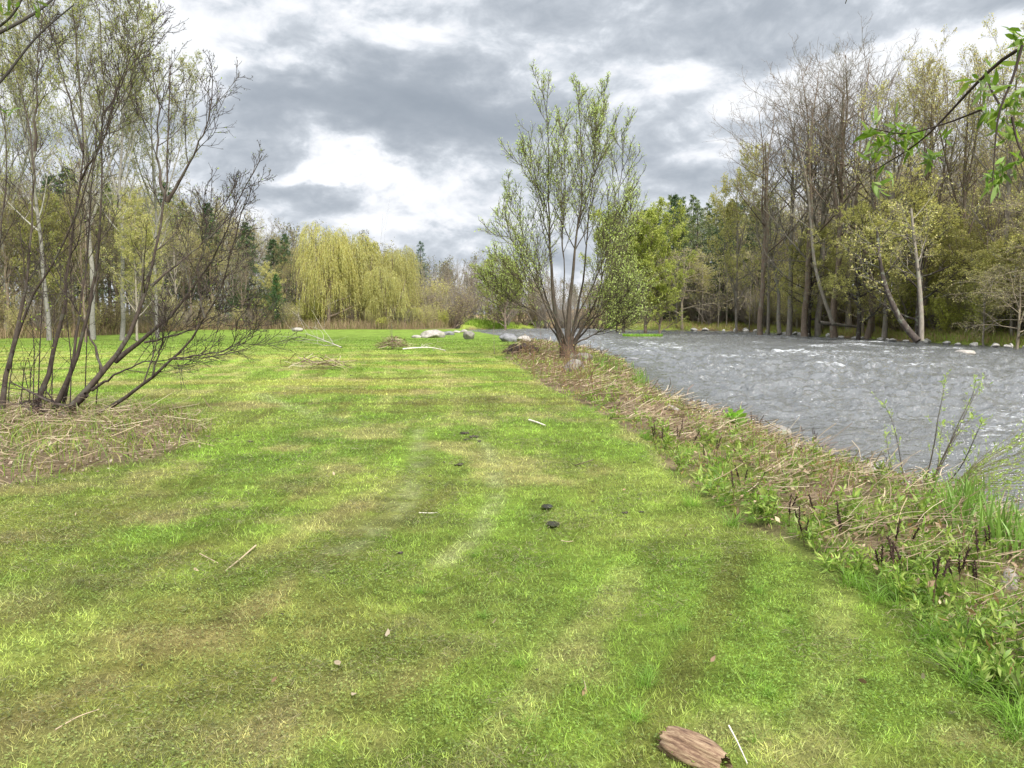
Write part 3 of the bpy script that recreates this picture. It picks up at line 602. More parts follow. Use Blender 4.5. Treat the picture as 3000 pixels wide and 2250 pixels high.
YG = ((.46, .46, .16), (.52, .50, .20), (.38, .40, .13), (.52, .45, .22)); BG = ((.30, .37, .075), (.38, .43, .10), (.43, .46, .13)); OL = ((.36, .34, .15), (.42, .36, .17), (.32, .31, .12))
proto('crown_bare', deciduous(3, 21, .26, 'brown', 3, wide=1.15, up=.06, t0=.42, twig=.7, n1=10)); proto('bare1', deciduous(1, 20, .24, 'grey', 2)); proto('bare2', deciduous(2, 20, .26, 'grey', 3, wide=.85)); proto('bare3', deciduous(3, 16, .17, 'brown', 1, wide=.75, up=.18))
proto('bud1', deciduous(11, 20, .26, 'grey', 2, 1, .15, YG)); proto('bud2', deciduous(12, 20, .24, 'brown', 3, 1, .14, OL + YG[:1], wide=.9)); proto('bud3', deciduous(13, 14, .16, 'grey', 2, 3, .15, YG, wide=1.1, t0=.15, low=True))
proto('maple', deciduous(14, 15, .30, 'dark', 2, 5, .12, ((.50, .49, .15), (.56, .53, .19), (.42, .43, .13)), wide=1.35, t0=.18, up=.03, low=True))
proto('bright', deciduous(15, 12, .18, 'brown', 3, 4, .15, BG, wide=1.0, t0=.08, low=True, up=.08))
proto('poplar1', deciduous(16, 22, .18, 'pale', 1, 2, .11, ((.36, .42, .11), (.42, .44, .14), (.28, .30, .08)), wide=.75, t0=.28, up=.16, birch=True, n1=16)); proto('poplar2', deciduous(17, 22, .16, 'pale', 2, 2, .11, ((.26, .30, .08), (.34, .33, .12)), wide=.7, t0=.3, up=.15, birch=True, n1=16))
proto('hemlock1', conifer(21, 15, .24, ((.055, .10, .038), (.075, .13, .042), (.04, .07, .03)))); proto('hemlock2', conifer(22, 15, .30, ((.11, .16, .05), (.08, .125, .042), (.15, .18, .06)), .08, .8)); proto('spruce', conifer(23, 12, .22, ((.05, .10, .055), (.07, .125, .07)), .02, .7, .02))
proto('cedar', conifer(24, 6, .24, ((.06, .15, .045), (.08, .18, .05)), -.10, 1.1, .06))
proto('weep1', weeping(31)); proto('weep2', weeping(32, 10))
proto('brush1', shrub(41, 5, 18, 24, 0, bark='grey', rmin=.009)); proto('brush2', shrub(42, 3.2, 16, 34, 1, .08, OL, 'brown', .007)); proto('brush3', shrub(43, 4, 16, 28, 2, .11, YG, 'tan', .007)); proto('leafy', shrub(44, 2.6, 22, 38, 3, .12, ((.52, .54, .14), (.44, .48, .12)), 'tan', .006))
proto('sapling', deciduous(45, 9, .07, 'grey', 0, 1, .12, YG, wide=.6, t0=.2, n1=9, twig=.6)); proto('pole', deciduous(46, 12, .10, 'grey', 1, 0, wide=.5, t0=.35, n1=8, twig=.6, up=.2))
proto('arch', deciduous(47, 10, .16, 'tan', 2, 1, .10, YG, wide=1.5, t0=.15, up=-.04, low=True))
#@@PART3
# ------------------------------------------------------------------ background woods
def sk(pts):
    xs, ys = zip(*pts); return lambda u: float(np.interp(u, xs, ys))
SKL = sk([(-600, 300), (0, 330), (150, 335), (300, 365), (400, 395), (470, 425), (540, 450), (600, 480), (700, 500), (800, 515), (880, 540), (930, 560), (1000, 552), (1080, 548), (1150, 575), (1220, 600), (1310, 590), (1360, 470)])
SKR = sk([(1300, 520), (1360, 450), (1450, 425), (1530, 410), (1580, 330), (1640, 290), (1700, 240), (1800, 190), (1900, 160), (2000, 140), (2100, 90), (2212, 60), (2500, 30)])
def edge_d(u): return float(np.interp(u, [-600, 0, 150, 330, 420, 900, 1000], [44, 47, 50, 62, 75, 76, 92]))
def fard(u): return G(u, float(np.interp(u, [p[0] for p in far_edge], [p[1] for p in far_edge])), WZ)[1]
LBL = {
 'bud': 'yellow-green budding tree,', 'bare': 'bare grey-brown tree,', 'hem': 'dark evergreen,'}
ZL = [(-999, 60, 'behind the left-edge stems'), (60, 180, 'between the left-edge stems and the twin stems'), (180, 300, 'behind the twin straight stems'), (300, 420, 'behind the low-sweeping stem'), (420, 560, 'behind the twig tips of the low-sweeping stem'), (560, 650, 'left of the weeping willows'), (650, 780, 'behind the largest weeping willow'), (780, 920, 'behind the smaller weeping willows'),
      (920, 1010, 'right of the lone pointed spruce'), (1010, 1100, 'left of the lone willow'), (1100, 1330, 'seen through the lone willow'), (1330, 1440, 'behind the lime-green trees'), (1440, 1560, 'right of the lime-green trees'), (1560, 1680, 'below the domed pale-budding tree'), (1680, 1800, 'around the arching bare tree'), (1800, 1920, 'behind the maples'), (1920, 2040, 'behind the pale straight trunk'), (2040, 2140, 'right of the pale straight trunk'), (2140, 9999, 'at the right edge')]
def where(u): return next(s_ for a_, b_, s_ in ZL if a_ <= u < b_)
def row(n, u0, u1, doff, keys, ws, top, group, lab, jit=.4, ed=edge_d, hv=.16, wx=1.1, name=None, vmin=None):
    for i in range(n):
        u = u0 + (u1 - u0) * (i + .5 + RZ.uniform(-jit, jit)) / n; k = keys[RZ.choice(len(keys), p=np.array(ws) / sum(ws))]; d = ed(u) + doff + RZ.uniform(-2, 2); ROWW = 'in front' if doff < 8 else 'mid-depth' if doff < 15 else 'deep inside'
        base = 676 + 1.6 * 1670 / d; v = base - (base - top(u)) * RZ.uniform(1 - hv, 1.04)
        kd = 'hem' if k[:3] in ('hem', 'spr', 'ced') else 'bare' if k[:4] in ('bare', 'pole', 'brus', 'crow') else 'bud'
        tree(k, {'hem': 'evergreen_tree', 'bare': 'bare_tree', 'bud': 'budding_tree'}[kd], u, d, v, lab[kd] + ' ' + ROWW + ' ' + where(u), 'tree', group[kd], wx=wx * RZ.uniform(.9, 1.15))
GL = {'bud': 'budding trees of the wood behind the lawn', 'bare': 'bare trees of the wood behind the lawn', 'hem': 'evergreens of the wood behind the lawn'}
row(20, -160, 640, 3, ['bud1', 'bud3', 'bare3', 'sapling', 'pole', 'bud2'], [3, 3, 2, 2, 2, 2], lambda u: SKL(u) + 60, GL, LBL)
row(20, -180, 700, 9, ['bud1', 'bud2', 'bare1', 'bare3', 'hemlock1', 'hemlock2'], [3, 3, 2, 2, 1.6, 1.2], lambda u: SKL(u) + 15, GL, LBL)
row(22, -200, 920, 17, ['bud1', 'bare2', 'bare3', 'bud2', 'hemlock1', 'hemlock2'], [3, 2, 2, 2, 2, 1.5], SKL, GL, LBL)
row(16, -200, 900, 27, ['bud1', 'hemlock1', 'bud2', 'hemlock2'], [2, 2, 2, 2], lambda u: SKL(u) + 8, GL, LBL)
LB2 = dict(bud='far upstream budding tree,', bare='far upstream bare tree,', hem='far upstream evergreen,')
GB2 = dict(bud='budding trees of the far wood upstream', bare='bare trees of the far wood upstream', hem='evergreens of the far wood upstream')
row(20, 870, 1330, 0, ['bare3', 'pole', 'bare1', 'sapling'], [3, 3, 1, .6], lambda u: SKL(u) + 30, GB2, LB2, ed=lambda u: 106 + (u - 900) * .02, wx=1.0)
row(24, 860, 1340, 10, ['bare3', 'pole', 'bare2'], [3, 3, 1], lambda u: SKL(u) + 5, GB2, LB2, ed=lambda u: 112, wx=1.0, hv=.12)
row(18, 860, 1340, 22, ['bare3', 'bare2', 'hemlock1'], [3, 3, .7], SKL, GB2, LB2, ed=lambda u: 112, wx=1.1)
LR = dict(bud='far-bank budding tree,', bare='far-bank bare tree,', hem='far-bank hemlock,')
GR = dict(bud='budding trees of the far-bank wood', bare='bare trees of the far-bank wood', hem='hemlocks of the far-bank wood')
row(20, 1640, 2420, 4, ['bud3', 'bare3', 'pole', 'sapling', 'bud1'], [3, 2, 3, 3, 2], lambda u: SKR(u) + 260, GR, LR, ed=fard, hv=.3)
row(20, 1600, 2450, 9, ['bud1', 'bud2', 'bare1', 'bud3', 'bare3'], [2, 2, 2, 2, 2], lambda u: SKR(u) + 200, GR, LR, ed=fard, hv=.3)
row(20, 1560, 2450, 16, ['bud1', 'bud2', 'bare1', 'bare2', 'crown_bare'], [2, 2, 2, 1.5, 2], lambda u: SKR(u) + 110, GR, LR, ed=fard, hv=.25)
row(18, 1560, 2450, 25, ['bud1', 'bud2', 'bare2', 'crown_bare'], [2, 1.5, 2, 2], lambda u: SKR(u) + 130, GR, LR, ed=fard, hv=.25)
row(14, 1640, 2300, 2.5, ['bud3', 'maple', 'arch', 'bud3'], [3, 1, 2, 2], lambda u: SKR(u) + 330, GR, LR, ed=fard, hv=.3, wx=1.25)
row(9, 1440, 1640, 1.5, ['sapling', 'bud3', 'arch', 'pole'], [2, 2, 2, 1], lambda u: 520, GR, LR, ed=fard, hv=.3)
row(10, 1380, 1660, 5, ['hemlock1', 'hemlock2', 'hemlock1', 'bare3'], [3, 3, 2, 1], lambda u: max(SKR(u) + 15, 425), GR, LR, ed=lambda u: fard(u) + 2, hv=.2)
row(10, 1340, 1680, 14, ['hemlock1', 'hemlock2', 'bud1'], [3, 3, 1.2], lambda u: max(SKR(u), 415), GR, LR, ed=lambda u: fard(u) + 2, hv=.15)
row(12, 1330, 1700, 24, ['hemlock1', 'hemlock2', 'bud2'], [3, 2, 1.5], lambda u: max(SKR(u), 415), GR, LR, ed=lambda u: fard(u) + 2, hv=.15)
# thickets at the feet of the woods
def bushes(n, u0, u1, keys, h0, h1, label, group, ed, dj, cat='shrub'):
    for i in range(n):
        u = u0 + (u1 - u0) * (i + RZ.random()) / n; x, y = at(u, ed(u) + RZ.uniform(*dj)); k = keys[RZ.integers(len(keys))]
        put(k, 'shrub', x, y, label + ', ' + where(u), cat, group, RZ.uniform(h0, h1), RZ.uniform(0, 6.28), RZ.uniform(.9, 1.3))
bushes(34, -120, 640, ['brush1', 'brush2', 'brush3'], 2, 4.2, 'twiggy brown shrub at the wood edge', 'shrubs along the wood edge behind the lawn', edge_d, (.5, 4))
bushes(18, 640, 1000, ['brush1', 'brush2', 'brush3'], 1.6, 3.2, 'low twiggy fringe shrub', 'shrubs around the weeping willows', edge_d, (1, 8))
bushes(26, 500, 1000, ['brush1', 'brush3', 'brush2'], 4, 6.5, 'tall twiggy backing shrub', 'tall shrubs behind the weeping willows', lambda u: edge_d(min(u, 900)), (10, 22))
bushes(26, 880, 1330, ['brush1', 'brush1', 'brush2'], 3, 6.5, 'grey twiggy far shrub upstream', 'shrubs below the far wood upstream', lambda u: 103, (0, 6))
bushes(80, 1600, 2310, ['brush1', 'brush2', 'brush3', 'brush3', 'brush3', 'leafy'], 2.0, 5.0, 'tangled shrub on the far bank', 'shrubs along the far river bank', fard, (2.2, 7))
bushes(14, 1440, 1660, ['brush1', 'brush1', 'arch'], 3, 6, 'grey twiggy shrub below the hemlocks', 'shrubs below the far hemlocks', fard, (1.5, 5))
# far forest closing every gap: one uncountable mass
rng = np.random.default_rng(77); ch = []
def mass(n, ufun, dfun, hfun, cols, lc_, name, label, leafn=2):
    P = []; Rr = []
    for i in range(n):
        u = ufun(); d = dfun(u); x, y = at(u, d); z0 = H(x, y); hh = hfun(u, d, z0) * rng.uniform(.72, 1.0)
        p, q = trunk_line(rng, hh, hh * .010, 8, wan=.03); P.append(p[0] + np.array([x, y, z0])); Rr.append(q[0])
    P = np.array(P); Rr = np.array(Rr); B, BR = grow(rng, P, Rr, 12, .15, 1, 35, 10, .3, .3, .4, .12, .08, 5, .6, .3, .02); C, CR = grow(rng, B, BR, 6, .1, 1, 35, 12, .5, .3, .3, .12, .1, 4, .6, .4, .014); E, ER = grow(rng, C, CR, 3, .1, 1, 35, 12, .6, .3, .3, .12, .1, 3, .7, .5, .012)
    ch = [tubes(P, Rr, 5, cols), tubes(B, BR, 3, cols), tubes(C, CR, 3, cols), tubes(E, ER, 3, cols)]
    if leafn: ch.append(leaves(rng, E, leafn, .24, .6, 0, lc_, .15, .1))
    o = build(name, ch, M_DRY); tag(o, label, 'forest', kind='stuff')
mass(260, lambda: rng.uniform(-700, 1340), lambda u: edge_d(min(u, 900)) + rng.uniform(38, 60) if u < 880 else rng.uniform(140, 165), lambda u, d, z: max(3, hfor(SKL(u) + 12, d, z)), (.21, .185, .16), ((.27, .26, .11), (.20, .18, .12), (.12, .15, .07)), 'distant_woods', 'hazy grey-green mass of far forest behind the lawn')
mass(220, lambda: rng.uniform(1330, 2700), lambda u: fard(u) + rng.uniform(32, 60), lambda u, d, z: max(3, hfor(SKR(u) + 210, d, z)), (.23, .195, .15), ((.38, .36, .13), (.28, .24, .13), (.44, .39, .15)), 'hillside_woods', 'olive-brown mass of forest deep behind the far bank')
# brown reeds and green strip at the foot of the wood
def reed_band(n, pts_fn, h0, h1, pal, name, label, w=.02):
    x, y = pts_fn(n); n = len(x); z = height(x, y)
    o = build(name, [bend_ribbon(x, y, z, rng.uniform(h0, h1, n), np.full(n, w), rng.uniform(.05, .7, n), np.asarray(pal)[rng.integers(0, len(pal), n)] * rng.uniform(.8, 1.2, (n, 1)), rng, K=3)], M_DRY); tag(o, label, 'reeds', kind='stuff')
def band(u0, u1, ed, d0, d1):
    def f(n):
        u = rng.uniform(u0, u1, n); d = np.array([ed(q) for q in u]) + rng.uniform(d0, d1, n); x = (u - CX) / F * d * 1.0042; k = sdf(x, d, RIV) < -.15; return x[k], d[k]
    return f
reed_band(26000, band(-200, 1000, edge_d, -.2, 6), .3, 1.3, [(.30, .22, .14), (.36, .27, .17), (.24, .18, .11), (.22, .24, .08)], 'dry_reeds', 'brown dry reeds and stalks along the foot of the wood')
reed_band(14000, band(960, 1330, lambda u: 99, 0, 5), .2, .8, [(.24, .38, .05), (.20, .32, .04), (.30, .40, .08)], 'waterside_plants', 'bright green plants lining the far water edge upstream', .05)
reed_band(30000, band(1330, 2400, fard, .2, 3.5), .12, .55, [(.28, .40, .07), (.38, .29, .16), (.34, .44, .09), (.40, .29, .17)], 'far_bank_weeds', 'green and rusty weeds along the far river bank', .022)
# ------------------------------------------------------------------ trees one can pick out
tree('weep1', 'weeping_willow', 712, 79, 474, 'largest golden weeping willow, its trunk showing at the lawn edge', 'tree', rz=.6, wx=.70)
tree('weep2', 'weeping_willow', 775, 82, 498, 'golden weeping willow with two dark trunks, right against the largest one', 'tree', rz=2.2, wx=.70)
tree('weep1', 'weeping_willow', 862, 84, 525, 'golden weeping willow nearest the grey wood', 'tree', rz=4.1, wx=.70)
tree('weep2', 'weeping_willow', 835, 78.5, 572, 'lowest golden weeping willow, drooping down to the rounded shrub', 'tree', rz=5.1, wx=.82)
tree('leafy', 'round_shrub', 825, 77.5, 682, 'rounded pale yellow-green shrub in front of the weeping willows', 'shrub', wx=1.5)
tree('leafy', 'round_shrub', 872, 79, 655, 'taller fan-shaped yellow-green shrub right of the rounded one', 'shrub', wx=.8)
tree('leafy', 'small_shrub', 958, 88, 664, 'small pale flowering shrub standing before the grey wood', 'shrub', wx=.8)
tree('leafy', 'small_shrub', 680, 80, 640, 'pale green bush left of the weeping willow trunk', 'shrub', wx=1.0)
tree('spruce', 'spruce_tree', 912, 112, 518, 'pointed dark spruce rising alone above the grey wood', wx=1.0)
tree('cedar', 'cedar_tree', 602, 77, 590, 'small bushy dark green cedar at the edge of the lawn', wx=1.1)
tree('cedar', 'cedar_tree', 513, 78, 600, 'slim dark cedar half hidden by the leaning branches', wx=.9)
tree('hemlock1', 'hemlock_tree', 622, 84, 500, 'tall blackish hemlock just left of the weeping willows', wx=.9)
tree('hemlock1', 'hemlock_tree', 462, 82, 432, 'tall dark hemlock behind the slim cedar')
for i, (u, d, v, lb) in enumerate([(112, 46, -80, 'pale-trunked poplar, the straight one furthest left'), (205, 47, -120, 'pale-trunked poplar with the thickest straight trunk'), (268, 46, -60, 'pale-trunked poplar leaning right at the end of the row'), (20, 50, -60, 'pale-trunked poplar behind the dark stems at the left edge'), (345, 50, 90, 'smaller pale poplar right of the leaning one')]):
    e = tree('poplar1' if i % 2 else 'poplar2', 'poplar_tree', u, d, v, lb, wx=.95)
    if i == 2: e.rotation_euler = (0, .07, 1.0)
tree('bare3', 'dark_tree', 190, 42, 330, 'dark purplish trunk standing on the grass behind the stems', wx=.8)
tree('bud3', 'young_tree', 300, 44, 400, 'thin crooked young tree at the far side of the lawn', wx=.9)
for u, d, v, lb in [(1345, 82, 440, 'bright lime-green tree directly behind the lone willow'), (1392, 80, 432, 'bright lime-green tree with dark trunk at the head of the far bank'), (1422, 79, 560, 'lowest lime-green tree, bushy down to the river'), (1330, 84, 590, 'bushy lime-green sapling under the taller lime trees'), (1092, 97, 545, 'lime-green tree at the far water edge left of the lone willow')]:
    tree('bright', 'lime_green_tree', u, d, v, lb, wx=1.0 if v < 500 else 1.25)
tree('bud3', 'budding_tree', 1590, 80, 300, 'domed pale-budding tree rising left of the tall bare trees', wx=.75)
tree('bud1', 'budding_tree', 1655, 76, 330, 'loose olive-budding tree between the domed tree and the bare ones', wx=.9)
for u, d, v, lb, k in [(1640, 73, 195, 'bare tree with the lowest rounded twig crown of the tall bare ones', 'crown_bare'), (1735, 69, 100, 'bare tree with dark wide-spread limbs between the two tallest bare ones', 'crown_bare'), (1800, 66, 70, 'tall bare tree with the darkest upper fan of twigs', 'crown_bare'), (1870, 64, 95, 'tall bare tree next to the golden-topped tree', 'crown_bare'), (1700, 72, 110, 'tall bare tree arching left over the river, leftmost crown', 'bare1'), (1765, 70, 75, 'tall bare tree whose fan of twigs stands highest in the middle', 'bare2'), (1828, 68, 80, 'tall bare tree right of the fan-shaped one', 'bare1')]:
    tree(k, 'tall_bare_tree', u, d, v, lb, wx=1.15)
for u, d, v, lb, k in [(1905, 60, 90, 'tall budding tree with golden-green top above the bank', 'bud1'), (1985, 57, 75, 'dark-limbed budding tree rising over the leaning trunks', 'bud2'), (2065, 56, 55, 'tall budding tree with stout dark straight trunk', 'bud2'), (2150, 52, -10, 'tallest reddish-budding tree near the right edge', 'bud1'), (2230, 50, -40, 'tall budding tree cut by the right edge', 'bud2')]:
    tree(k, 'tall_budding_tree', u, d, v, lb, wx=.85)
for u, d, v, lb in [(1850, 61, 380, 'yellow-flowered maple with dark spreading limbs by the water'), (1975, 55, 330, 'yellow-flowered maple with a black forked trunk above the stones'), (1745, 70, 440, 'small yellow-flowered maple under the tall bare trees')]:
    tree('maple', 'maple_tree', u, d, v, lb, wx=1.0)
tree('arch', 'arching_tree', 2190, 45.5, 560, 'yellow-green tree arching over the water at the right edge', wx=1.2)
tree('bud3', 'bankside_tree', 2120, 50, 520, 'dense orange-brown budding tree low over the far stones', wx=1.1)
def solo(name, label, cat, stems, bark, sides=8, tw=None, leafs=None, mat=None, parent_parts=('trunk', 'branches', 'crown')):
    base = Vector(stems[0][0][0]); e = empty(name, base, label, cat); b = np.array(base)
    ch = [tubes((resample(p, 18) - b)[None], np.interp(np.linspace(0, 1, 18), [0, 1], [r0, r1])[None], sides, bark) for p, r0, r1 in stems]
    build(parent_parts[0], ch, mat or M_ALDER, e)
    return e, b
def PX(pts, d0, d1): n = len(pts); return np.array([A(u, v, d0 + (d1 - d0) * i / (n - 1)) for i, (u, v) in enumerate(pts)])
dtr = 49.0
for nm, lb, pts, rr_, bk in [('leaning_tree', 'pale straight bare trunk rising from the far bank stones', [(1990, 737), (1991, 690), (1988, 640), (1984, 590), (1975, 520), (1968, 450)], (.16, .07), BK['grey']),
                     ('leaning_tree', 'dark trunk leaning left from the foot of the pale trunk', [(1983, 737), (1962, 715), (1938, 680), (1912, 620), (1900, 560), (1895, 500)], (.22, .07), BK['dark']),
                     ('leaning_tree', 'tan trunk leaning left over the bank below the maples', [(1800, 700), (1785, 660), (1768, 610), (1757, 560), (1752, 480), (1745, 400), (1730, 330)], (.16, .07), BK['grey']),
                     ('leaning_tree', 'grey trunk standing at the very water edge', [(1684, 722), (1681, 690), (1683, 640), (1676, 590), (1665, 540)], (.22, .08), BK['grey']),
                     ('leaning_tree', 'fallen grey trunk lying across the far bank', [(1770, 697), (1800, 700), (1850, 706)], (.16, .10), BK['grey'])]:
    d = {1990: 48.5, 1983: 48.3, 1800: 64, 1684: 72, 1770: 64}[pts[0][0]]; p3 = PX(pts, d, d + (1 if rr_[0] < .2 else 2.5))
    e, b = solo(nm, lb, 'tree trunk' if 'fallen' in lb else 'tree', [(p3, rr_[0], rr_[1])], bk, mat=M_BARK)
    if 'fallen' not in lb:
        P = (resample(p3, 14) - b)[None]; R = np.linspace(*rr_, 14)[None]
        B, BR = grow(rng, P, R, 9, .45, 1, 50, 14, .30, .4, .2, .05, .1, 8, .4, .25, .015); C, CR = grow(rng, B, BR, 7, .2, 1, 42, 14, .5, .3, .4, .05, .1, 5, .6, .3, .011); D_, DR = grow(rng, C, CR, 5, .2, 1, 42, 14, .5, .3, .4, .05, .1, 4, .6, .3, .008)
        build('branches', [tubes(B, BR, 5, bk), tubes(C, CR, 3, BK['grey']), tubes(D_, DR, 3, BK['grey'])], M_BARK, e); build('crown', [leaves(rng, D_, 2, .14, .55, .1, YG, .07, .1)], M_LEAF, e)
#@@PART4
# ------------------------------------------------------------------ the lone multi-stemmed willow on the bank
def hero(name, label, cat, stems, bark, twig, lv, leafc, leafs, n=(14, 8, 5), L=(2.0, .5, .5), ang=(34, 36, 36), up=.10, rmin=(.007, .005, .0035), seed=1, t0=.22, asp=.3, ln2=3, mats=None, bud=None, fall=.55, leaf_spread=.01, sides=9, jit=.05):
    rng = np.random.default_rng(seed); K = 18
    b = np.array(stems[0][0][0]); e = empty(name, tuple(b), label, cat)
    P = np.array([resample(s[0], K) for s in stems]) - b; R = np.array([s[1] * (s[2] / s[1]) ** (np.linspace(0, 1, K) ** .8) for s in stems])
    P[:, 2:-1] += rng.normal(0, .012, P[:, 2:-1].shape)
    ml, mb = mats or (M_LEAF, M_ALDER)
    build('trunk', [tubes(P, R, sides, bark, jit, rng)], mb, e, smooth=True)
    B, BR = grow(rng, P, R, n[0], t0, .99, ang[0], 9, 1, .3, fall, up, .07, 9, .55, .25, rmin[0], absl=L[0])
    C, CR = grow(rng, B, BR, n[1], .15, 1, ang[1], 12, L[1], .35, .45, up, .09, 6, .6, .3, rmin[1]); D, DR = grow(rng, C, CR, n[2], .15, 1, ang[2], 12, L[2], .35, .4, up, .11, 5, .7, .5, rmin[2])
    build('branches', [tubes(B, BR, 5, bark), tubes(C, CR, 4, twig), tubes(D, DR, 3, twig)], mb, e)
    ch = []
    if lv: ch += [leaves(rng, D[rng.random(len(D)) < (.2 if bud else 1)], lv, leafs, asp, .1, leafc, leaf_spread, .0, .4, .5), leaves(rng, C, ln2, leafs, asp, .2, leafc, leaf_spread, 0, .4, .5)]
    if bud: ch += [leaves(rng, D, bud[0], bud[1], .35, .3, bud[2], .004, .3, .3, .45)]
    build('crown', ch, ml, e)
    return e
def c4(*p): return [(995.4 + x * .4224, 147.5 + y * .4224) for x, y in p]
DW = 26.9
ws = [(c4((548, 1512), (542, 1470), (520, 1420), (490, 1330), (475, 1200), (468, 1050), (455, 900), (447, 690), (450, 450), (445, 250), (412, 60)), 0, .4, .20, .012),
      (c4((545, 1512), (545, 1400), (545, 1300), (565, 1150), (580, 950), (600, 800), (625, 650), (620, 450), (600, 110)), 0, -.3, .20, .012),
      (c4((550, 1500), (555, 1400), (590, 1280), (625, 1100), (650, 850), (665, 600), (715, 400), (735, 90)), .1, 1.0, .13, .010),
      (c4((552, 1500), (565, 1410), (640, 1310), (700, 1180), (740, 1000), (800, 700), (835, 500), (820, 330)), 0, -1.2, .12, .010),
      (c4((560, 1450), (580, 1410), (680, 1360), (780, 1320), (850, 1290)), 0, -1.0, .09, .01),
      (c4((552, 1470), (570, 1400), (660, 1330), (740, 1180), (800, 980), (850, 800), (880, 680)), 0, .8, .09, .009),
      (c4((535, 1470), (520, 1420), (440, 1290), (350, 1230), (250, 1190), (170, 1100)), 0, 1.0, .09, .009),
      (c4((535, 1470), (510, 1390), (450, 1250), (380, 1080), (280, 900), (180, 780)), 0, -.8, .09, .009),
      (c4((540, 1460), (500, 1350), (440, 1180), (400, 1060), (330, 880), (240, 620)), .2, 1.3, .08, .009),
      (c4((470, 1060), (440, 700), (370, 550), (290, 440)), .2, .8, .05, .008),
      (c4((555, 1440), (600, 1290), (690, 1220), (790, 1160), (850, 1110), (890, 1060)), 0, 1.0, .08, .009),
      (c4((550, 1420), (600, 1250), (660, 1150), (700, 1050), (760, 900), (830, 700)), -.2, -1.6, .07, .009),
      (c4((545, 1420), (520, 1250), (530, 1050), (520, 850), (540, 600), (520, 300)), -.2, -1.0, .07, .009),
      (c4((548, 1430), (480, 1260), (410, 1160), (300, 1060), (210, 1000)), -.2, -1.4, .07, .009),
      (c4((548, 1440), (640, 1290), (760, 1240), (820, 1190), (860, 1140)), 0, -1.6, .07, .009),
      (c4((600, 800), (660, 620), (690, 450), (690, 250)), 0, .3, .05, .009)]
S_ = [(PX(p, DW + a, DW + b), r0 * (.62 if r0 < .15 else .8), r1 * .8) for p, a, b, r0, r1 in ws]
zt = H(*S_[0][0][0][:2])
for p, _, _ in S_[:2]: p[0][2] = zt - .1
e = hero('lone_willow', 'lone vase-shaped willow with many stems and small fresh leaves on the bank', 'tree', S_, (.078, .062, .048), (.10, .088, .05), 2, ((.50, .64, .18), (.56, .68, .22), (.42, .54, .14), (.60, .68, .30)), .072, n=(15, 8, 5), L=(1.9, .46, .5), ang=(31, 34, 38), up=.12, rmin=(.012, .008, .006), seed=51, t0=.38, asp=.32, ln2=3, leaf_spread=.03, fall=.62)
build('trunk', [tubes(np.array([[[0, 0, -.3], [.0, 0, .1], [-.02, 0, .35], [-.02, 0, .62], [-.03, 0, .85]]]), np.array([[.40, .31, .27, .28, .20]]), 14, (.095, .066, .048), .12)], M_BARK, e)

# ------------------------------------------------------------------ leaning alders at the left
def c2(*p): return [(x * .3111, 516 + y * .3111) for x, y in p]
def c1(*p): return [(x * .3111, y * .3111) for x, y in p]
DA = 11.7
a4 = c2((400, 1270), (560, 1110), (700, 970), (800, 850), (900, 640), (1000, 430), (1070, 150), (1100, 0)) + c1((1130, 1500), (1160, 1400))
big = [(a4 + c1((1165, 1100), (1160, 850), (1185, 640), (1180, 450)), 0, .3, .085, .008),
       (c1((1160, 1400), (1110, 1240), (1080, 1000), (1110, 750), (1060, 480)), .25, .6, .035, .007),
       (c1((1160, 1400), (1290, 1190), (1400, 970), (1450, 850), (1480, 550)), .25, 0, .04, .006),
       (c2((800, 850), (980, 700), (1150, 580), (1300, 400), (1380, 300), (1500, 130)) + c1((1600, 1500), (1700, 1300), (1820, 1080)), .1, -.6, .055, .006),
       (c2((460, 1310), (700, 1220), (870, 1110), (1060, 960), (1200, 850), (1340, 700), (1420, 550), (1540, 350), (1600, 150), (1630, 0)) + c1((1640, 1600), (1720, 1350)), -.1, -1.3, .065, .006),
       (c2((1200, 830), (1500, 790), (1650, 740), (1800, 660)), -.7, -1.0, .018, .004),
       (c2((710, 930), (690, 830), (620, 640), (550, 520), (420, 330), (320, 180), (240, 40)), .1, .5, .028, .005),
       (c2((640, 1050), (800, 940), (950, 870), (1200, 830), (1400, 820)), 0, -.5, .030, .005),
       (c2((1060, 950), (1110, 780), (1170, 660), (1120, 560)), -.5, -.4, .02, .005),
       (c2((1000, 720), (1200, 680), (1400, 590), (1550, 520), (1750, 440)), 0, .5, .022, .005),
       (c2((1050, 330), (1200, 200), (1340, 90), (1500, -60), (1620, -200)), .1, .6, .03, .005),
       (c2((1420, 550), (1370, 330), (1400, 100), (1480, -100), (1500, -250)), -.9, -1.1, .022, .005),
       (c2((600, 1080), (480, 1180), (380, 1290)), -.15, 0, .05, .07)]
left1 = [(c2((0, 1210), (40, 930), (110, 750), (150, 500), (200, 200), (215, 0)) + c1((235, 1300), (245, 1050), (190, 830), (150, 620), (100, 500), (30, 350)), .3, .8, .065, .006),
         (c1((245, 1050), (250, 700), (270, 400), (290, 100)), .5, .3, .03, .006),
         (c2((60, 900), (160, 480), (330, 230), (450, 50)) + c1((560, 1400), (700, 1000), (900, 580), (1000, 250)), .3, -.4, .035, .006),
         (c2((-60, 1200), (-80, 700), (-20, 200)) + c1((60, 1200), (0, 700), (-60, 300)), .6, .9, .05, .006)]
left2 = [(c2((215, 1250), (260, 1150), (340, 920), (400, 640), (460, 400), (490, 0)) + c1((540, 1400), (575, 1050), (575, 800), (565, 600), (530, 330), (500, 60)), .2, .4, .065, .006),
         (c1((575, 1050), (480, 700), (400, 350), (300, 60)), .3, .8, .025, .005), (c1((560, 1250), (700, 1000), (830, 650), (900, 350)), .3, -.3, .025, .005)]
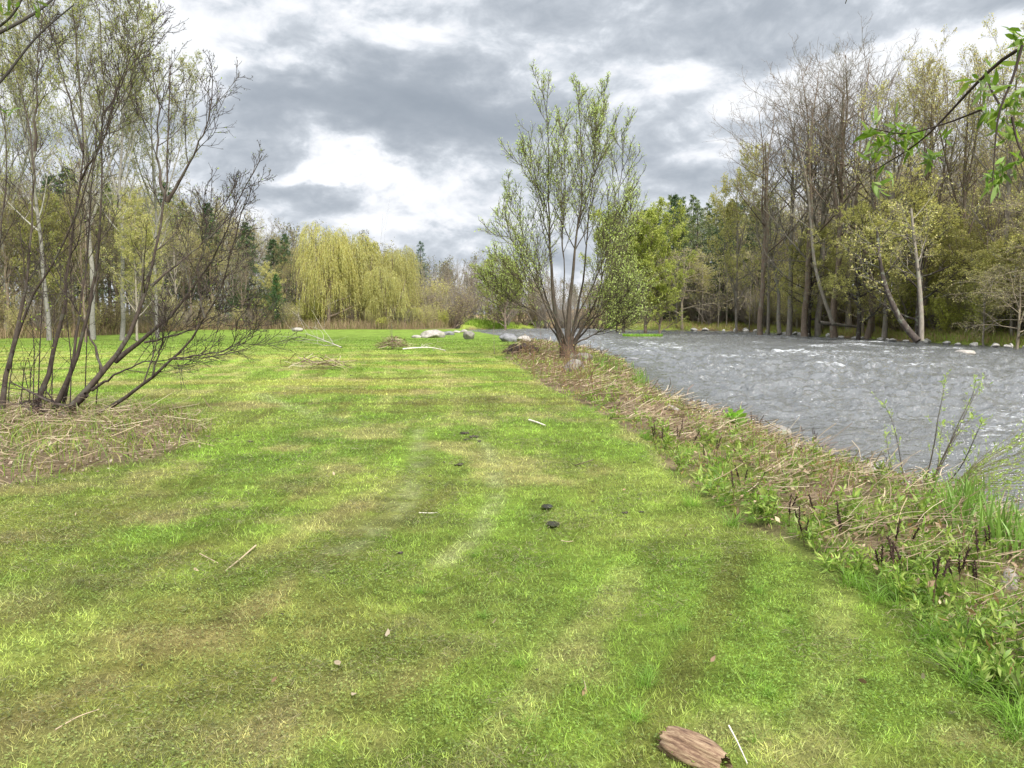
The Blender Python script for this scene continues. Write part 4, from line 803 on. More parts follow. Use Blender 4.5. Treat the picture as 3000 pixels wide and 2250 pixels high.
left3 = [(c2((350, 1270), (470, 1000), (530, 830), (600, 600), (660, 330), (690, 0)) + c1((700, 1500), (715, 1000), (715, 700), (705, 350), (690, 60)), .1, -.2, .06, .006),
         (c2((420, 1240), (480, 1000), (510, 760), (590, 300), (610, 0)) + c1((620, 1400), (640, 1100), (760, 800), (860, 500)), .2, .6, .04, .006), (c1((715, 800), (840, 600), (950, 300), (960, 60)), 0, .5, .022, .005)]
ALB = (.062, .048, .040); ALT = (.045, .033, .032); ALL = ((.30, .42, .07), (.36, .44, .09), (.24, .34, .05))
for nm, lb, st, sd_, nn in [('leaning_alder', 'dark multi-stemmed alder sweeping low to the right over the lawn', big, 61, (8, 6, 4)), ('upright_alder', 'dark alder stem cluster rising at the left edge', left1, 62, (10, 6, 4)), ('upright_alder', 'dark curved alder stem between the edge stems and the twin stems', left2, 63, (10, 6, 4)), ('upright_alder', 'pair of dark straight alder stems beside the low-sweeping one', left3, 64, (9, 6, 4))]:
    S_ = [(PX(p, DA + a, DA + b), r0 * .85, r1) for p, a, b, r0, r1 in st]
    S_[0][0][0][2] = H(*S_[0][0][0][:2]) - .08
    hero(nm, lb, 'tree', S_, ALB, ALT, 1, ALL, .028, n=nn, L=(1.0, .48, .5), ang=(34, 38, 38), up=.07, rmin=(.0055, .0042, .0032), seed=sd_, t0=.30, asp=.5, ln2=0, bud=(2, .026, ((.05, .04, .03), (.09, .07, .04), (.12, .13, .05))))
for i in range(11):                        # thin whips among the stems
    u0 = [20, 48, 58, 72, 82, 95, 112, 150, 184, 207, -10][i]; d = DA + RZ.uniform(-.3, 1.2); v0 = 895 + RZ.uniform(-15, 15); top = RZ.uniform(540, 760)
    P = PX([(u0, v0 + 10), (u0 + RZ.uniform(-3, 6), (v0 + top) / 2 + 40), (u0 + RZ.uniform(-8, 12), (v0 + top) / 2 - 40), (u0 + RZ.uniform(-15, 30), top)], d, d)
    rg = np.random.default_rng(700 + i); b = P[0].copy(); b[2] = H(b[0], b[1]) - .03; P[0] = b; e = empty('alder_sucker', tuple(b), 'thin upright dark whip growing among the alder stems, ' + ['behind', 'in front of', 'beside'][i % 3] + ' the ' + ('left edge stems' if u0 < 65 else 'curved stem' if u0 < 120 else 'twin straight stems'), 'sapling', 'thin whips among the alder stems')
    Q = (resample(P, 12) - b)[None]; R = np.linspace(.011, .004, 12)[None]; B, BR = grow(rg, Q, R, 9, .3, 1, 38, 8, .3, .3, .4, .1, .08, 5, .6, .4, .0035)
    build('stem', [tubes(Q, R, 5, ALT), tubes(B, BR, 3, ALT)], M_TWIG, e); build('leaves', [leaves(rg, B, 3, .035, .5, .1, ALL, .004)], M_LEAF, e)

# ------------------------------------------------------------------ overhanging twigs close to the camera
def c5(*p): return [(1511.5 + x * .3166, y * .3166) for x, y in p]
def overhang(name, label, stems, tufts, seed, d, size=.042, bark=(.035, .025, .02), cols=((.17, .28, .04), (.25, .36, .06), (.24, .34, .11), (.11, .19, .03)), per=9):
    rg = np.random.default_rng(seed); b = A(*stems[0][0][0], d); e = empty(name, tuple(b), label, 'branch')
    chs = [tubes((resample(PX(p, d + a, d + c), 16) - b)[None], np.linspace(r0, r1, 16)[None], 6, bark) for p, a, c, r0, r1 in stems]; build('stem', chs, M_TWIG, e, smooth=True)
    Pt = []
    for (u, v, dd, n) in tufts:
        c0 = A(u, v, d + dd) - b
        for k in range(n):
            o_ = rg.normal(0, .013, 3); q = norm(rg.normal(0, 1, 3)) * .03; Pt.append(np.stack([c0 + o_, c0 + o_ + q]))
    build('leaves', [leaves(rg, np.array(Pt), per, size, .24, .0, cols, .006, .05, .45, .5, seg=3)], M_LEAF, e)
overhang('willow_branch', 'near willow branch with big fresh leaves hanging in at the upper right',
    [(c5((2500, 290), (2212, 305), (2130, 330), (2050, 420), (1900, 550), (1750, 720), (1600, 880), (1500, 980), (1380, 1050), (1250, 1130), (1130, 1195)), 0, .25, .0055, .001),
     (c5((1950, 735), (1750, 820), (1420, 920), (1300, 905), (1190, 880)), .1, .2, .003, .0012),
     (c5((2200, 312), (2130, 560), (2050, 720), (2020, 900), (2010, 1100), (1995, 1250)), 0, -.1, .0035, .001),
     (c5((2130, 800), (2160, 950), (2212, 1080), (2300, 1200)), 0, -.1, .003, .0013), (c5((2050, 720), (1980, 600), (1955, 480)), .0, .1, .003, .0012)],
    [(*c5((x, y))[0], dd, n) for x, y, dd, n in [(1190, 850, .2, 1), (1140, 890, .2, 1), (1250, 900, .2, 2), (1310, 910, .2, 2), (1270, 960, .2, 2), (1370, 930, .2, 2), (1290, 1020, .2, 2), (1240, 1090, .22, 2), (1430, 870, .18, 1), (1480, 1020, .2, 2), (1510, 1080, .2, 2), (1570, 970, .18, 2), (1590, 1120, .2, 1), (1180, 1190, .2, 1),
        (1960, 520, .1, 3), (1930, 600, .1, 2), (1990, 640, 0, 2), (2050, 680, 0, 3), (2090, 700, 0, 2), (1960, 740, .05, 2), (2150, 600, 0, 2), (2190, 560, 0, 2), (2180, 690, 0, 1), (2190, 240, 0, 2), (2120, 830, 0, 2), (2130, 940, 0, 1), (2090, 1140, 0, 3), (2030, 1130, 0, 2), (2170, 1100, 0, 2), (2010, 1220, 0, 1)]], 81, 1.9, .040, per=6)
overhang('willow_twig', 'dark twig with a few dim leaves crossing the upper left corner', [([(-260, 190), (-60, 100), (60, 40), (110, 5), (150, -40)], 0, .2, .006, .003), ([(-160, 120), (0, 60), (40, 20), (60, -40)], 0, 0, .004, .002), ([(-150, 330), (0, 180), (80, 75), (160, 10)], .3, .5, .005, .002)], [(15, 25, 0, 2), (35, 20, 0, 2), (60, 15, .1, 1), (100, 8, .1, 1), (5, 240, .2, 1)], 82, 1.9, .03, (.04, .035, .03), ((.12, .20, .04), (.16, .22, .06)), per=4)
overhang('leaf_tip', 'small dark leaf tip poking down from the top edge', [([(1850, -60), (1832, -10), (1826, 8)], 0, 0, .002, .001)], [(1832, -6, 0, 1)], 83, 1.9, .035, (.03, .03, .02), ((.06, .09, .03),), per=4)

# ------------------------------------------------------------------ young willow bush by the water
def c8(*p): return [(1695.8 + x * .2445, 774.2 + y * .2445) for x, y in p]
DB = 7.5
bs = [((1200, 1340), (1075, 1240), (1030, 950), (990, 700), (940, 520), (860, 380)), ((1190, 1340), (1040, 1260), (940, 1080), (945, 950), (900, 780), (890, 660)), ((1160, 1330), (1270, 1000), (1340, 650), (1350, 480), (1400, 350), (1410, 190)), ((1200, 1340), (1330, 1000), (1450, 780), (1600, 480), (1690, 290), (1740, 220)),
      ((1230, 1330), (1380, 900), (1480, 700), (1560, 500), (1690, 290), (1685, 195)), ((1320, 1380), (1320, 1100), (1360, 900), (1370, 700), (1400, 560)), ((1250, 1340), (1330, 1040), (1440, 830), (1530, 650), (1670, 500)), ((1240, 1330), (1340, 1200), (1540, 990), (1620, 830), (1740, 560))]
rg = np.random.default_rng(91)
for i in range(22):
    y1 = 520 + i * 34; x1 = 2250 + rg.uniform(-150, 120); bs.append(((1230 + rg.uniform(-40, 60), 1340), (1420, 1200 + i * 3.5), (1700, 1000 + (y1 - 900) * .35 + 30), (x1 * .5 + 950, y1 + (1150 - y1) * .22), (x1, y1)))
stems = [PX(c8(*p), DB, DB + rg.uniform(-.6, .8)) for p in bs]; b = stems[0][0].copy(); b[2] = H(b[0], b[1]) - .04
for s in stems: s[0][2] = b[2]
e = empty('willow_bush', tuple(b), 'young willow bush of thin arching shoots growing at the water edge', 'shrub')
P = np.array([resample(s, 14) for s in stems]) - b; R = np.array([np.linspace(rg.uniform(.0045, .0075), .002, 14) for _ in stems])
B, BR = grow(rg, P, R, 8, .3, 1, 25, 8, .14, .4, .2, .02, .05, 4, .5, .4, .0016)
for i in range(len(P)): c_ = (.055, .045, .03) if i < 8 else (.13, .115, .05); build('stem', [tubes(P[i:i + 1], R[i:i + 1] * (1.15 if i < 8 else .85), 6, c_), tubes(B[i * 8:i * 8 + 8], BR[i * 8:i * 8 + 8], 3, (.16, .15, .06))], M_TWIG, e)
LG = ((.36, .50, .09), (.28, .42, .06), (.42, .54, .14))
build('leaves', [leaves(rg, B, 7, .036, .26, .2, LG, .004, 0, .4, .55), leaves(rg, P, 6, .038, .26, .55, LG, .004, 0, .4, .55), leaves(rg, P[:8, -2:], 12, .045, .26, .2, LG, .006, 0, .4, .5)], M_LEAF, e)

# ------------------------------------------------------------------ small plants on the bank
def variants(fn, n, key):
    out = []
    for i in range(n): out.append([(nm, build(nm, ch, m, False)) for nm, ch, m in fn(np.random.default_rng(hash(key) % 1000 + i if False else 900 + i * 7 + len(key)))])
    return out
def place(vs, name, x, y, label, cat, group, sc=1., sink=.01, rz=None):
    parts = vs[RZ.integers(len(vs))]; e = empty(name, (x, y, H(x, y) - sink), label, cat, group, RZ.uniform(0, 6.28) if rz is None else rz, sc)
    for n, me in parts: o = bpy.data.objects.new(n, me); COL.objects.link(o); o.parent = e
    return e
def f_fern(rg):
    n = rg.integers(1, 3); K = 8; q = np.linspace(0, 1, K); P = []
    for k in range(n): l = rg.normal(0, .08, 2); h = rg.uniform(.24, .38); P.append(np.stack([l[0] * q ** 1.5 * h * 2 + rg.normal(0, .01), l[1] * q ** 1.5 * h * 2 + rg.normal(0, .01), q * h], 1))
    P = np.array(P); st = tubes(P, np.full((n, K), .0025), 4, (.10, .06, .04)); B, BR = grow(rg, P, np.full((n, K), .002), 34, .60, 1, 32, 12, .06, .4, .3, .05, .1, 3, .9, .8, .0050)
    return [('stalk', [st], M_TWIG)] + [('seed_head', [tubes(B[k * 34:k * 34 + 34], BR[k * 34:k * 34 + 34] * .85, 4, (.055, .034, .026))], M_TWIG) for k in range(n)]
def f_leafy(rg):
    n = rg.integers(3, 7); K = 6; q = np.linspace(0, 1, K); P = []
    for k in range(n): l = rg.normal(0, .35, 2); h = rg.uniform(.10, .24); o_ = rg.normal(0, .035, 2); P.append(np.stack([o_[0] + l[0] * q * h, o_[1] + l[1] * q * h, q * h], 1))
    P = np.array(P); return [('stem', [tubes(P, np.full((n, K), .0022), 4, (.16, .17, .05))], M_TWIG), ('leaves', [leaves(rg, P, 14, .065, .24, .2, ((.21, .34, .06), (.28, .40, .08), (.33, .41, .11), (.16, .26, .05)), .003, -.1, .4, .3, seg=3)], M_LEAF)]
def f_iris(rg):
    n = rg.integers(6, 12); x = rg.normal(0, .05, n); y = rg.normal(0, .05, n)
    return [('blades', [bend_ribbon(x, y, x * 0, rg.uniform(.22, .46, n), rg.uniform(.012, .020, n), rg.uniform(.05, .45, n), np.array([.19, .32, .07]) * rg.uniform(.8, 1.3, (n, 1)), rg)], M_GRASS)]
def f_stalk(rg):
    K = 7; q = np.linspace(0, 1, K); n = 3; P = np.array([np.stack([rg.normal(0, .06) + rg.normal(0, .12) * q, rg.normal(0, .06) + rg.normal(0, .12) * q, q * rg.uniform(.35, .8)], 1) for _ in range(n)])
    B, BR = grow(rg, P, np.full((n, K), .003), 4, .5, 1, 30, 8, .25, .3, .2, .1, .05, 4, .7, .5, .002)
    return [('stem', [tubes(P, np.full((n, K), .003), 4, (.19, .11, .07)), tubes(B, BR, 3, (.19, .12, .08))], M_TWIG), ('leaves', [leaves(rg, P, 4, .05, .3, .1, ((.22, .32, .06), (.30, .22, .08)), .004)], M_LEAF)]
def f_tuft(rg):
    n = 70; x = rg.normal(0, .045, n); y = rg.normal(0, .045, n)
    return [('blades', [bend_ribbon(x, y, x * 0, rg.uniform(.10, .30, n), rg.uniform(.003, .006, n), rg.uniform(.3, 1.4, n), np.array([.20, .36, .05]) * rg.uniform(.7, 1.3, (n, 1)), rg)], M_GRASS)]
V_F, V_L, V_I, V_S, V_T = variants(f_fern, 6, 'fern'), variants(f_leafy, 7, 'leafy'), variants(f_iris, 4, 'iris'), variants(f_stalk, 5, 'stalk'), variants(f_tuft, 3, 'tufty')
def c7(x, y): return 1253.4 + x * .4333, 774.2 + y * .4333
def gz(u, v, it=4):
    z = 0.
    for _ in range(it): p = G(u, v, z); z = H(p[0], p[1])
    return p
def whereb(u, v, sb):
    a_ = 'lawn side' if sb < .45 else 'middle of the strip' if sb < 1.1 else 'river side'
    for lim, tx in [(835, 'near the lone willow'), (905, 'short of the grassy spit'), (985, 'by the mossy boulder'), (1060, 'by the pale slab'), (1130, 'level with the willow bush'), (1210, 'below the willow bush'), (1330, 'by the wet hollow'), (1450, 'nearer than the wet hollow'), (9999, 'nearest the rotten log')]:
        if v < lim: return tx + ', ' + a_
for x, y in [(380, 430), (405, 450), (480, 420), (505, 400), (545, 430), (680, 490), (620, 520), (805, 640), (870, 640), (770, 710), (1035, 760), (1045, 800), (1100, 850), (1115, 880), (1165, 780), (1290, 860), (1310, 900), (1550, 990), (1615, 930), (1505, 1060), (1565, 1090), (1640, 1070), (1990, 1050), (1985, 1150), (1780, 1150), (1750, 1180), (1860, 1110), (1890, 1130), (2050, 980), (850, 310), (880, 320), (1140, 330), (1185, 350), (1200, 370), (1180, 400), (1365, 440), (560, 200), (525, 190), (605, 230), (625, 240), (650, 240)]:
    u, v = c7(x, y); v += 14 + max(0, y - 500) * .03; p = gz(u, v)
    if sdf(np.array([p[0]]), np.array([p[1]]), RIV)[0] > -.05: p = gz(u - 14, v + 14)
    place(V_F, 'fern_spike', p[0], p[1], 'dark brown beaded fern spikes, ' + whereb(u, v, sdf(np.array([p[0]]), np.array([p[1]]), BANK)[0]), 'fern', 'dark fern spikes on the near bank', RZ.uniform(.7, .95))
def scatter(vs, name, n, ureg, vreg, label, cat, group, s0=.8, s1=1.2, cond=None):
    c = 0; k = 0
    while c < n and k < n * 30:
        k += 1; u, v = RZ.uniform(*ureg), RZ.uniform(*vreg); p = gz(u, v); xx, yy = np.array([p[0]]), np.array([p[1]]); sb = sdf(xx, yy, BANK)[0]; sr_ = sdf(xx, yy, RIV)[0]
        if sr_ > -.08 or not (cond(sb, sr_, u, v) if cond else sb > .05): continue
        place(vs, name, p[0], p[1], label + ', ' + whereb(u, v, sb), cat, group, RZ.uniform(s0, s1)); c += 1
scatter(V_L, 'leafy_weed', 56, (1750, 2230), (1180, 1560), 'bright leafy weed', 'plant', 'leafy weeds at the near end of the bank', .6, 1.0, lambda sb, sr_, u, v: -.05 < sb < 1.6)
scatter(V_L, 'leafy_weed', 75, (1250, 2050), (830, 1180), 'small leafy weed', 'plant', 'leafy weeds along the middle of the bank', .8, 1.2)
scatter(V_I, 'iris_plant', 34, (1920, 2240), (1100, 1290), 'clump of upright sword-shaped blades', 'plant', 'sword-leaved clumps by the near water', .8, 1.15, lambda sb, sr_, u, v: sb > .6 and sr_ > -1.6)
scatter(V_I, 'iris_plant', 9, (1372, 1412), (806, 836), 'bluish-green blade clump on the point', 'plant', 'blade clumps on the bank point', .9, 1.2, lambda sb, sr_, u, v: True)
scatter(V_I, 'iris_plant', 18, (1290, 1375), (778, 806), 'yellow-green blade clump on the spit', 'plant', 'blade clumps on the grassy spit', .8, 1.1, lambda sb, sr_, u, v: True)
scatter(V_S, 'dead_stalk', 70, (1110, 1300), (760, 860), 'reddish dry stalks', 'plant', 'reddish stalks before the lone willow', .8, 1.3)
scatter(V_S, 'dead_stalk', 22, (1350, 2150), (880, 1300), 'reddish thin stalks', 'plant', 'reddish stalks along the bank', .4, .7)
scatter(V_T, 'grass_tuft', 60, (1250, 2230), (860, 1600), 'green grass tuft on the lawn rim', 'grass tuft', 'grass tufts on the bank rim', .4, .8, lambda sb, sr_, u, v: -.12 < sb < .5)
scatter(V_T, 'grass_tuft', 16, (900, 2000), (1200, 1650), 'small grass tuft in the lawn', 'grass tuft', 'grass tufts in the lawn', .25, .4, lambda sb, sr_, u, v: sb < -.1)
def f_broad(rg):
    P = np.array([[[0, 0, 0], [rg.normal(0, .05), rg.normal(0, .05), .16]] for _ in range(4)]); return [('leaves', [leaves(rg, P, 8, .16, .42, .2, ((.24, .46, .06), (.30, .52, .08)), .01, -.4, .2, .35, seg=3)], M_LEAF)]
p = gz(1585, 925); place(variants(f_broad, 1, 'b'), 'broadleaf_plant', p[0], p[1], 'bright plant with broad fresh leaves at the bank rim', 'plant', None, 1.1)

# ------------------------------------------------------------------ rocks
def rock_mesh(seed, dims, mat, sub=4, rough=.3):
    bm = bmesh.new(); bmesh.ops.create_icosphere(bm, subdivisions=sub, radius=1)
    V = np.array([v.co for v in bm.verts]); rg = np.random.default_rng(seed)
    for _ in range(9):
        n_ = norm(rg.normal(0, 1, 3)); dd = rg.uniform(.55, .85); k = V @ n_; V = V - np.where(k > dd, (k - dd) * .85, 0)[:, None] * n_
    f = (fbm(V[:, 0] * 2 + seed, V[:, 1] * 2 + V[:, 2] * 1.7, seed, 4) - .5) * rough + (fbm(V[:, 0] * 7 + seed, V[:, 1] * 7 + V[:, 2] * 6, seed + 3, 3) - .5) * rough * .3
    V = V * (1 + f)[:, None] * np.array(dims) * .5
    for v, c in zip(bm.verts, V): v.co = c
    me = bpy.data.meshes.new('rock'); bm.to_mesh(me); bm.free(); me.materials.append(mat)
    for p_ in me.polygons: p_.use_smooth = True
    return me
def rock(u, v, wpx, hpx, label, mat, group=None, seed=1, z=None, depth=.8, name='rock', rz=None):
    p = gz(u, v) if z is None else G(u, v, z); s = p[1] / F; wd, ht = wpx * s, hpx * s * 1.25
    me = rock_mesh(seed, (wd, wd * depth, ht * 1.5), mat); o = bpy.data.objects.new(name, me); COL.objects.link(o)
    o.location = (p[0], p[1] + wd * depth * .3, p[2] + ht * .22); o.rotation_euler = (0, 0, RZ.uniform(-.5, .5) if rz is None else rz); return tag(o, label, 'rock', group)
rock(935, 729, 62, 15, 'largest pale grey boulder on the far end of the lawn', M_ROCK, seed=2); rock(900, 729, 24, 5, 'flat pale stone left of the largest boulder', M_ROCK, seed=3)
rock(965, 724, 30, 8, 'dark-topped boulder joined to the right of the largest one', M_ROCKD, seed=4); rock(1013, 733, 30, 15, 'brownish layered boulder standing alone on the lawn by the river', M_ROCKM, seed=5)
rock(985, 719, 20, 5, 'low pale stone between the two boulder groups', M_ROCK, seed=6); rock(1002, 718, 16, 5, 'small pale stone at the corner of the river', M_ROCK, seed=7)
rock(1098, 738, 42, 14, 'dark grey boulder at the bank behind the root mass', M_ROCKD, seed=8); rock(1133, 738, 34, 11, 'pinkish pale boulder beside the dark grey one', M_ROCK, seed=9)
rock(640, 716, 34, 7, 'pale flat boulder in front of the wood on the left', M_ROCK, seed=10)
rock(1238, 800, 52, 22, 'pale lichened boulder in front of the lone willow trunk', M_ROCKM, seed=11); rock(1262, 778, 44, 13, 'low brown stone right behind the lone willow trunk', M_ROCKM, seed=12)
rock(1452, 886, 34, 10, 'flat tan stone on the bank halfway along the river', M_ROCK, seed=13); rock(1688, 944, 62, 22, 'mossy green-topped boulder at the water edge', M_ROCKM, seed=14)
rock(1717, 970, 36, 12, 'small pale stone just below the mossy boulder', M_ROCK, seed=15); rock(1880, 1028, 50, 26, 'pale angular slab sliding into the river', M_ROCK, seed=16, rz=.3)
rock(2000, 1050, 58, 22, 'round white-topped stone standing in the water behind the willow bush', M_ROCK, seed=17, z=WZ + .02); rock(2190, 1275, 40, 44, 'pale stone in the wet hollow at the right edge', M_ROCK, seed=18)
rock(2087, 765, 52, 8, 'long low rock breaking the rapids', M_ROCK, seed=19, z=WZ); rock(2112, 932, 62, 5, 'brown rock barely breaking the water in front of a foam line', M_ROCKM, seed=20, z=WZ - .02)
rock(1367, 776, 30, 3, 'thin dark rock just off the grassy spit', M_ROCKD, seed=21, z=WZ); rock(1887, 733, 26, 14, 'dark grey boulder among the far bank weeds', M_ROCKD, seed=22); rock(2042, 744, 34, 9, 'long tan boulder at the foot of the far stones', M_ROCK, seed=23)
M_STONE = mat_rock('washed_stone', (.50, .48, .45), .1)
for i in range(32):
    u = np.interp(i + RZ.uniform(-.9, .9), [0, 31], [1500, 2230]); v = float(np.interp(u, [p[0] for p in far_edge], [p[1] for p in far_edge])) + RZ.uniform(-1.5, 1)
    rock(u, v, RZ.uniform(8, 22), RZ.uniform(3, 6), 'small pale stone in the row along the far water edge', M_STONE, 'pale stones along the far water edge', seed=30 + i % 9, z=WZ + .05)
for i, (u, v, s) in enumerate([(1405, 832, 14), (1500, 890, 12), (1545, 903, 16), (1390, 800, 12), (1640, 925, 14), (1760, 985, 18), (1850, 1008, 16), (1470, 875, 10)]):
    rock(u, v, s, s * .4, 'little grey stone at the near water edge', M_ROCKM, 'little stones at the near water edge', seed=50 + i)
# grassy islet
p = G(1388, 729, WZ); e = rock_mesh(61, (3.4, 1.0, .35), M_ROCKM); n = 900; rg = np.random.default_rng(5)
o = empty('grass_islet', (p[0], p[1], WZ), 'small flat islet of bright green grass in the river', 'islet'); q = bpy.data.objects.new('soil', e); COL.objects.link(q); q.parent = o
x = rg.uniform(-1.7, 1.7, n); y = rg.uniform(-.5, .5, n) * np.sqrt(1 - (x / 1.75) ** 2)
build('grass', [bend_ribbon(x, y, x * 0 + .1, rg.uniform(.15, .32, n), np.full(n, .03), rg.uniform(.1, .7, n), np.array([.24, .42, .05]) * rg.uniform(.8, 1.2, (n, 1)), rg)], M_GRASS, o)

# ------------------------------------------------------------------ driftwood, root mass, straw heaps, sticks, clods
def branchy(name, label, cat, P, r0, r1, n, ln, col, mat, seed, up=0, ang=35, wan=.08, n2=3):
    rg = np.random.default_rng(seed); P = np.asarray(P); b = P[0].copy(); e = empty(name, tuple(b), label, cat); Q = (resample(P, 12) - b)[None]; R = np.linspace(r0, r1, 12)[None]
    build('stem', [tubes(Q, R, 7, col, .08, rg)], mat, e)
    if n:
        B, BR = grow(rg, Q, R, n, .15, .95, ang, 10, ln, .4, .3, up, wan, 7, .5, .3, r1 * .5); C, CR = grow(rg, B, BR, n2, .2, 1, 35, 10, .45, .3, .3, up, wan, 4, .6, .4, r1 * .4)
        for k in range(n): build('twig', [tubes(B[k:k + 1], BR[k:k + 1], 4, col), tubes(C[k * n2:k * n2 + n2], CR[k * n2:k * n2 + n2], 3, col)], mat, e)
    return e
DR_ = (.42, .38, .33)
def on(u, v, dz=.03): q = gz(u, v); q = q.copy(); q[2] += dz; return q
branchy('driftwood', 'pale dead branch lying with its twigs raised to the left on the lawn', 'branch', [on(738, 752), on(715, 748, .15), on(690, 744, .30), on(660, 740, .5)], .032, .009, 10, .6, DR_, M_TWIG, 101, .02, 25)
branchy('driftwood', 'long pale straight dead branch lying on the lawn in mid-field', 'branch', [on(870, 757, .06), on(900, 757, .12), on(930, 757.5, .14), on(962, 760, .06)],   .035, .018, 6, .3, (.55, .50, .42), M_TWIG, 102, -.02)
def heap(name, label, u, v, rx, ry, hz_, n, L, seed, pal=sp_, wd=.02):
    rg = np.random.default_rng(seed); p = gz(u, v); x = rg.normal(0, rx, n); y = rg.normal(0, ry, n); z = hz_ * np.exp(-(x / rx) ** 2 * .5 - (y / ry) ** 2 * .5) * rg.random(n)
    c, Fc, C_ = straw(x, y, z, x, rg.uniform(.3, 1, n) * L, np.full(n, wd), pal[rg.integers(0, len(pal), n)], rg, .25); o = build(name, [(c, Fc, C_)], M_DRY); o.location = (p[0], p[1], p[2]); return tag(o, label, 'straw heap')
heap('straw_heap', 'pale straw heap with a thin upright twig, mid-lawn', 850, 755, .35, .2, .45, 240, .7, 103); heap('straw_heap', 'wide loose scatter of pale straw nearest of the straw heaps', 690, 796, .55, .25, .14, 150, .6, 104)
branchy('upright_twig', 'thin dark twig standing up from the straw heap', 'twig', [on(848, 754), on(847, 738, .5), on(845, 725, 1.2)], .018, .006, 3, .3, (.10, .08, .06), M_TWIG, 105, .1)
branchy('upright_twig', 'thin leaning sapling stem beside the dark root mass', 'twig', [on(1068, 766), on(1067, 750, .35), on(1066, 735, .8)], .012, .005, 3, .3, (.16, .12, .08), M_TWIG, 106, .1)
p = gz(1127, 765); e = empty('root_mass', (p[0], p[1], p[2]), 'dark upturned clump of roots and soil on the bank', 'root clump')
m_dirt = mat_rock('dark_soil', (.035, .024, .018), .0)
for i, (dx, s_) in enumerate([(-.32, (.62, .5, .52)), (.08, (.70, .55, .58)), (.42, (.50, .45, .46))]):
    q = bpy.data.objects.new('soil_lump', rock_mesh(70 + i, s_, m_dirt, 5, .9)); COL.objects.link(q); q.parent = e; q.location = (dx, 0, .16)
rg = np.random.default_rng(107); n = 90; az = rg.uniform(0, 6.28, n); P0 = np.stack([rg.uniform(-.55, .6, n), rg.uniform(-.25, .1, n), rg.uniform(.02, .42, n)], 1); D = norm(np.stack([rg.normal(0, 1, n), rg.normal(-.5, .6, n), rg.normal(-.1, .5, n)], 1)); P = P0[:, None] + D[:, None] * np.linspace(0, .32, 6)[None, :, None] + rg.normal(0, .012, (n, 6, 3))
build('roots', [tubes(P, np.full((n, 6), .008), 4, (.12, .085, .06))], M_TWIG, e)
for i, (pts, r, lb) in enumerate([([(1143, 911), (1160, 916), (1178, 923)], .016, 'short pale stick on the lawn near the bank'), ([(553, 1186), (520, 1215), (487, 1242)], .006, 'thin tan twig lying diagonally on the left lawn'), ([(432, 1204), (455, 1216), (472, 1225)], .004, 'thin straw bit left of the diagonal twig'),
      ([(1574, 1581), (1592, 1615), (1614, 1664)], .0035, 'straight white stick beside the rotten log'), ([(1242, 1010), (1270, 1002), (1282, 998)], .006, 'short dark twig right of the dark clods'), ([(1212, 1175), (1225, 1178), (1238, 1176)], .004, 'tiny twig beyond the puddles'), ([(905, 1114), (925, 1115), (945, 1114)], .004, 'thin pale straw between the two pale wheel arcs'), ([(120, 1590), (170, 1560), (215, 1545)], .003, 'thin straw lying in the lower left corner'), ([(1140, 760), (1150, 770)], .02, 'pale stick leaning on the root mass')]):
    P = np.array([on(u, v, .025) for u, v in pts]); b = P[0].copy(); col = (.60, .55, .47) if 'white' in lb or 'pale' in lb else (.10, .07, .05) if 'dark' in lb else (.38, .30, .20)
    o = build('stick', [tubes((resample(P, 10) - b)[None], np.linspace(r, r * .6, 10)[None], 6, col, .1)], M_TWIG); o.location = b; tag(o, lb, 'stick')
def clod(u, v, wpx, lb, seed, grp=None):
    p = gz(u, v); s = wpx * p[1] / F; o = bpy.data.objects.new('soil_clod', rock_mesh(seed, (s, s * .8, s * .32), m_dirt, 4, 1.2)); COL.objects.link(o); o.location = (p[0], p[1], p[2] + .01); tag(o, lb, 'clod', grp)
clod(1003, 938, 26, 'largest dark soil clod between the wheel arcs', 121); clod(1022, 946, 22, 'dark clod right of the largest one', 122); clod(1010, 951, 14, 'small dark clod just below the largest one', 123); clod(992, 1006, 22, 'isolated black clod in the centre of the lawn', 124); clod(1035, 955, 12, 'smallest dark clod at the end of the right wheel arc', 125)
for i, (u, v, w_) in enumerate([(960, 1000, 6), (930, 1030, 7), (865, 1197, 14), (512, 942, 9), (540, 955, 12), (600, 995, 9), (1130, 810, 6), (760, 812, 8), (905, 800, 7), (1350, 1110, 16), (1385, 1108, 12), (1280, 1085, 8), (560, 1120, 6), (700, 1250, 8), (610, 1330, 8), (305, 1440, 10), (430, 1275, 10), (1115, 960, 7), (720, 790, 7), (1160, 1450, 8), (1370, 1000, 7)]):
    clod(u, v, w_, 'little dark crumb of soil scattered on the lawn', 130 + i % 7, 'little soil crumbs on the lawn')
rg = np.random.default_rng(9)
for i in range(26):
    u, v = rg.uniform(150, 2000), rg.uniform(1000, 1640); p = gz(u, v)
    if sdf(np.array([p[0]]), np.array([p[1]]), BANK)[0] > -.05 or sdf(np.array([p[0]]), np.array([p[1]]), BED)[0] > 0: continue
    o = build('dead_leaf', [leaves(rg, np.array([[[0, 0, 0.03], [0, 0, .031]]]), 1, .045, .5, 0, [(.40, .34, .25), (.30, .2, .13), (.45, .36, .25)][i % 3:i % 3 + 1], 0, 0, .4, .1, seg=3)], M_DRY); o.location = p; tag(o, 'curled dry leaf dropped on the lawn', 'leaf', 'dry leaves on the lawn')
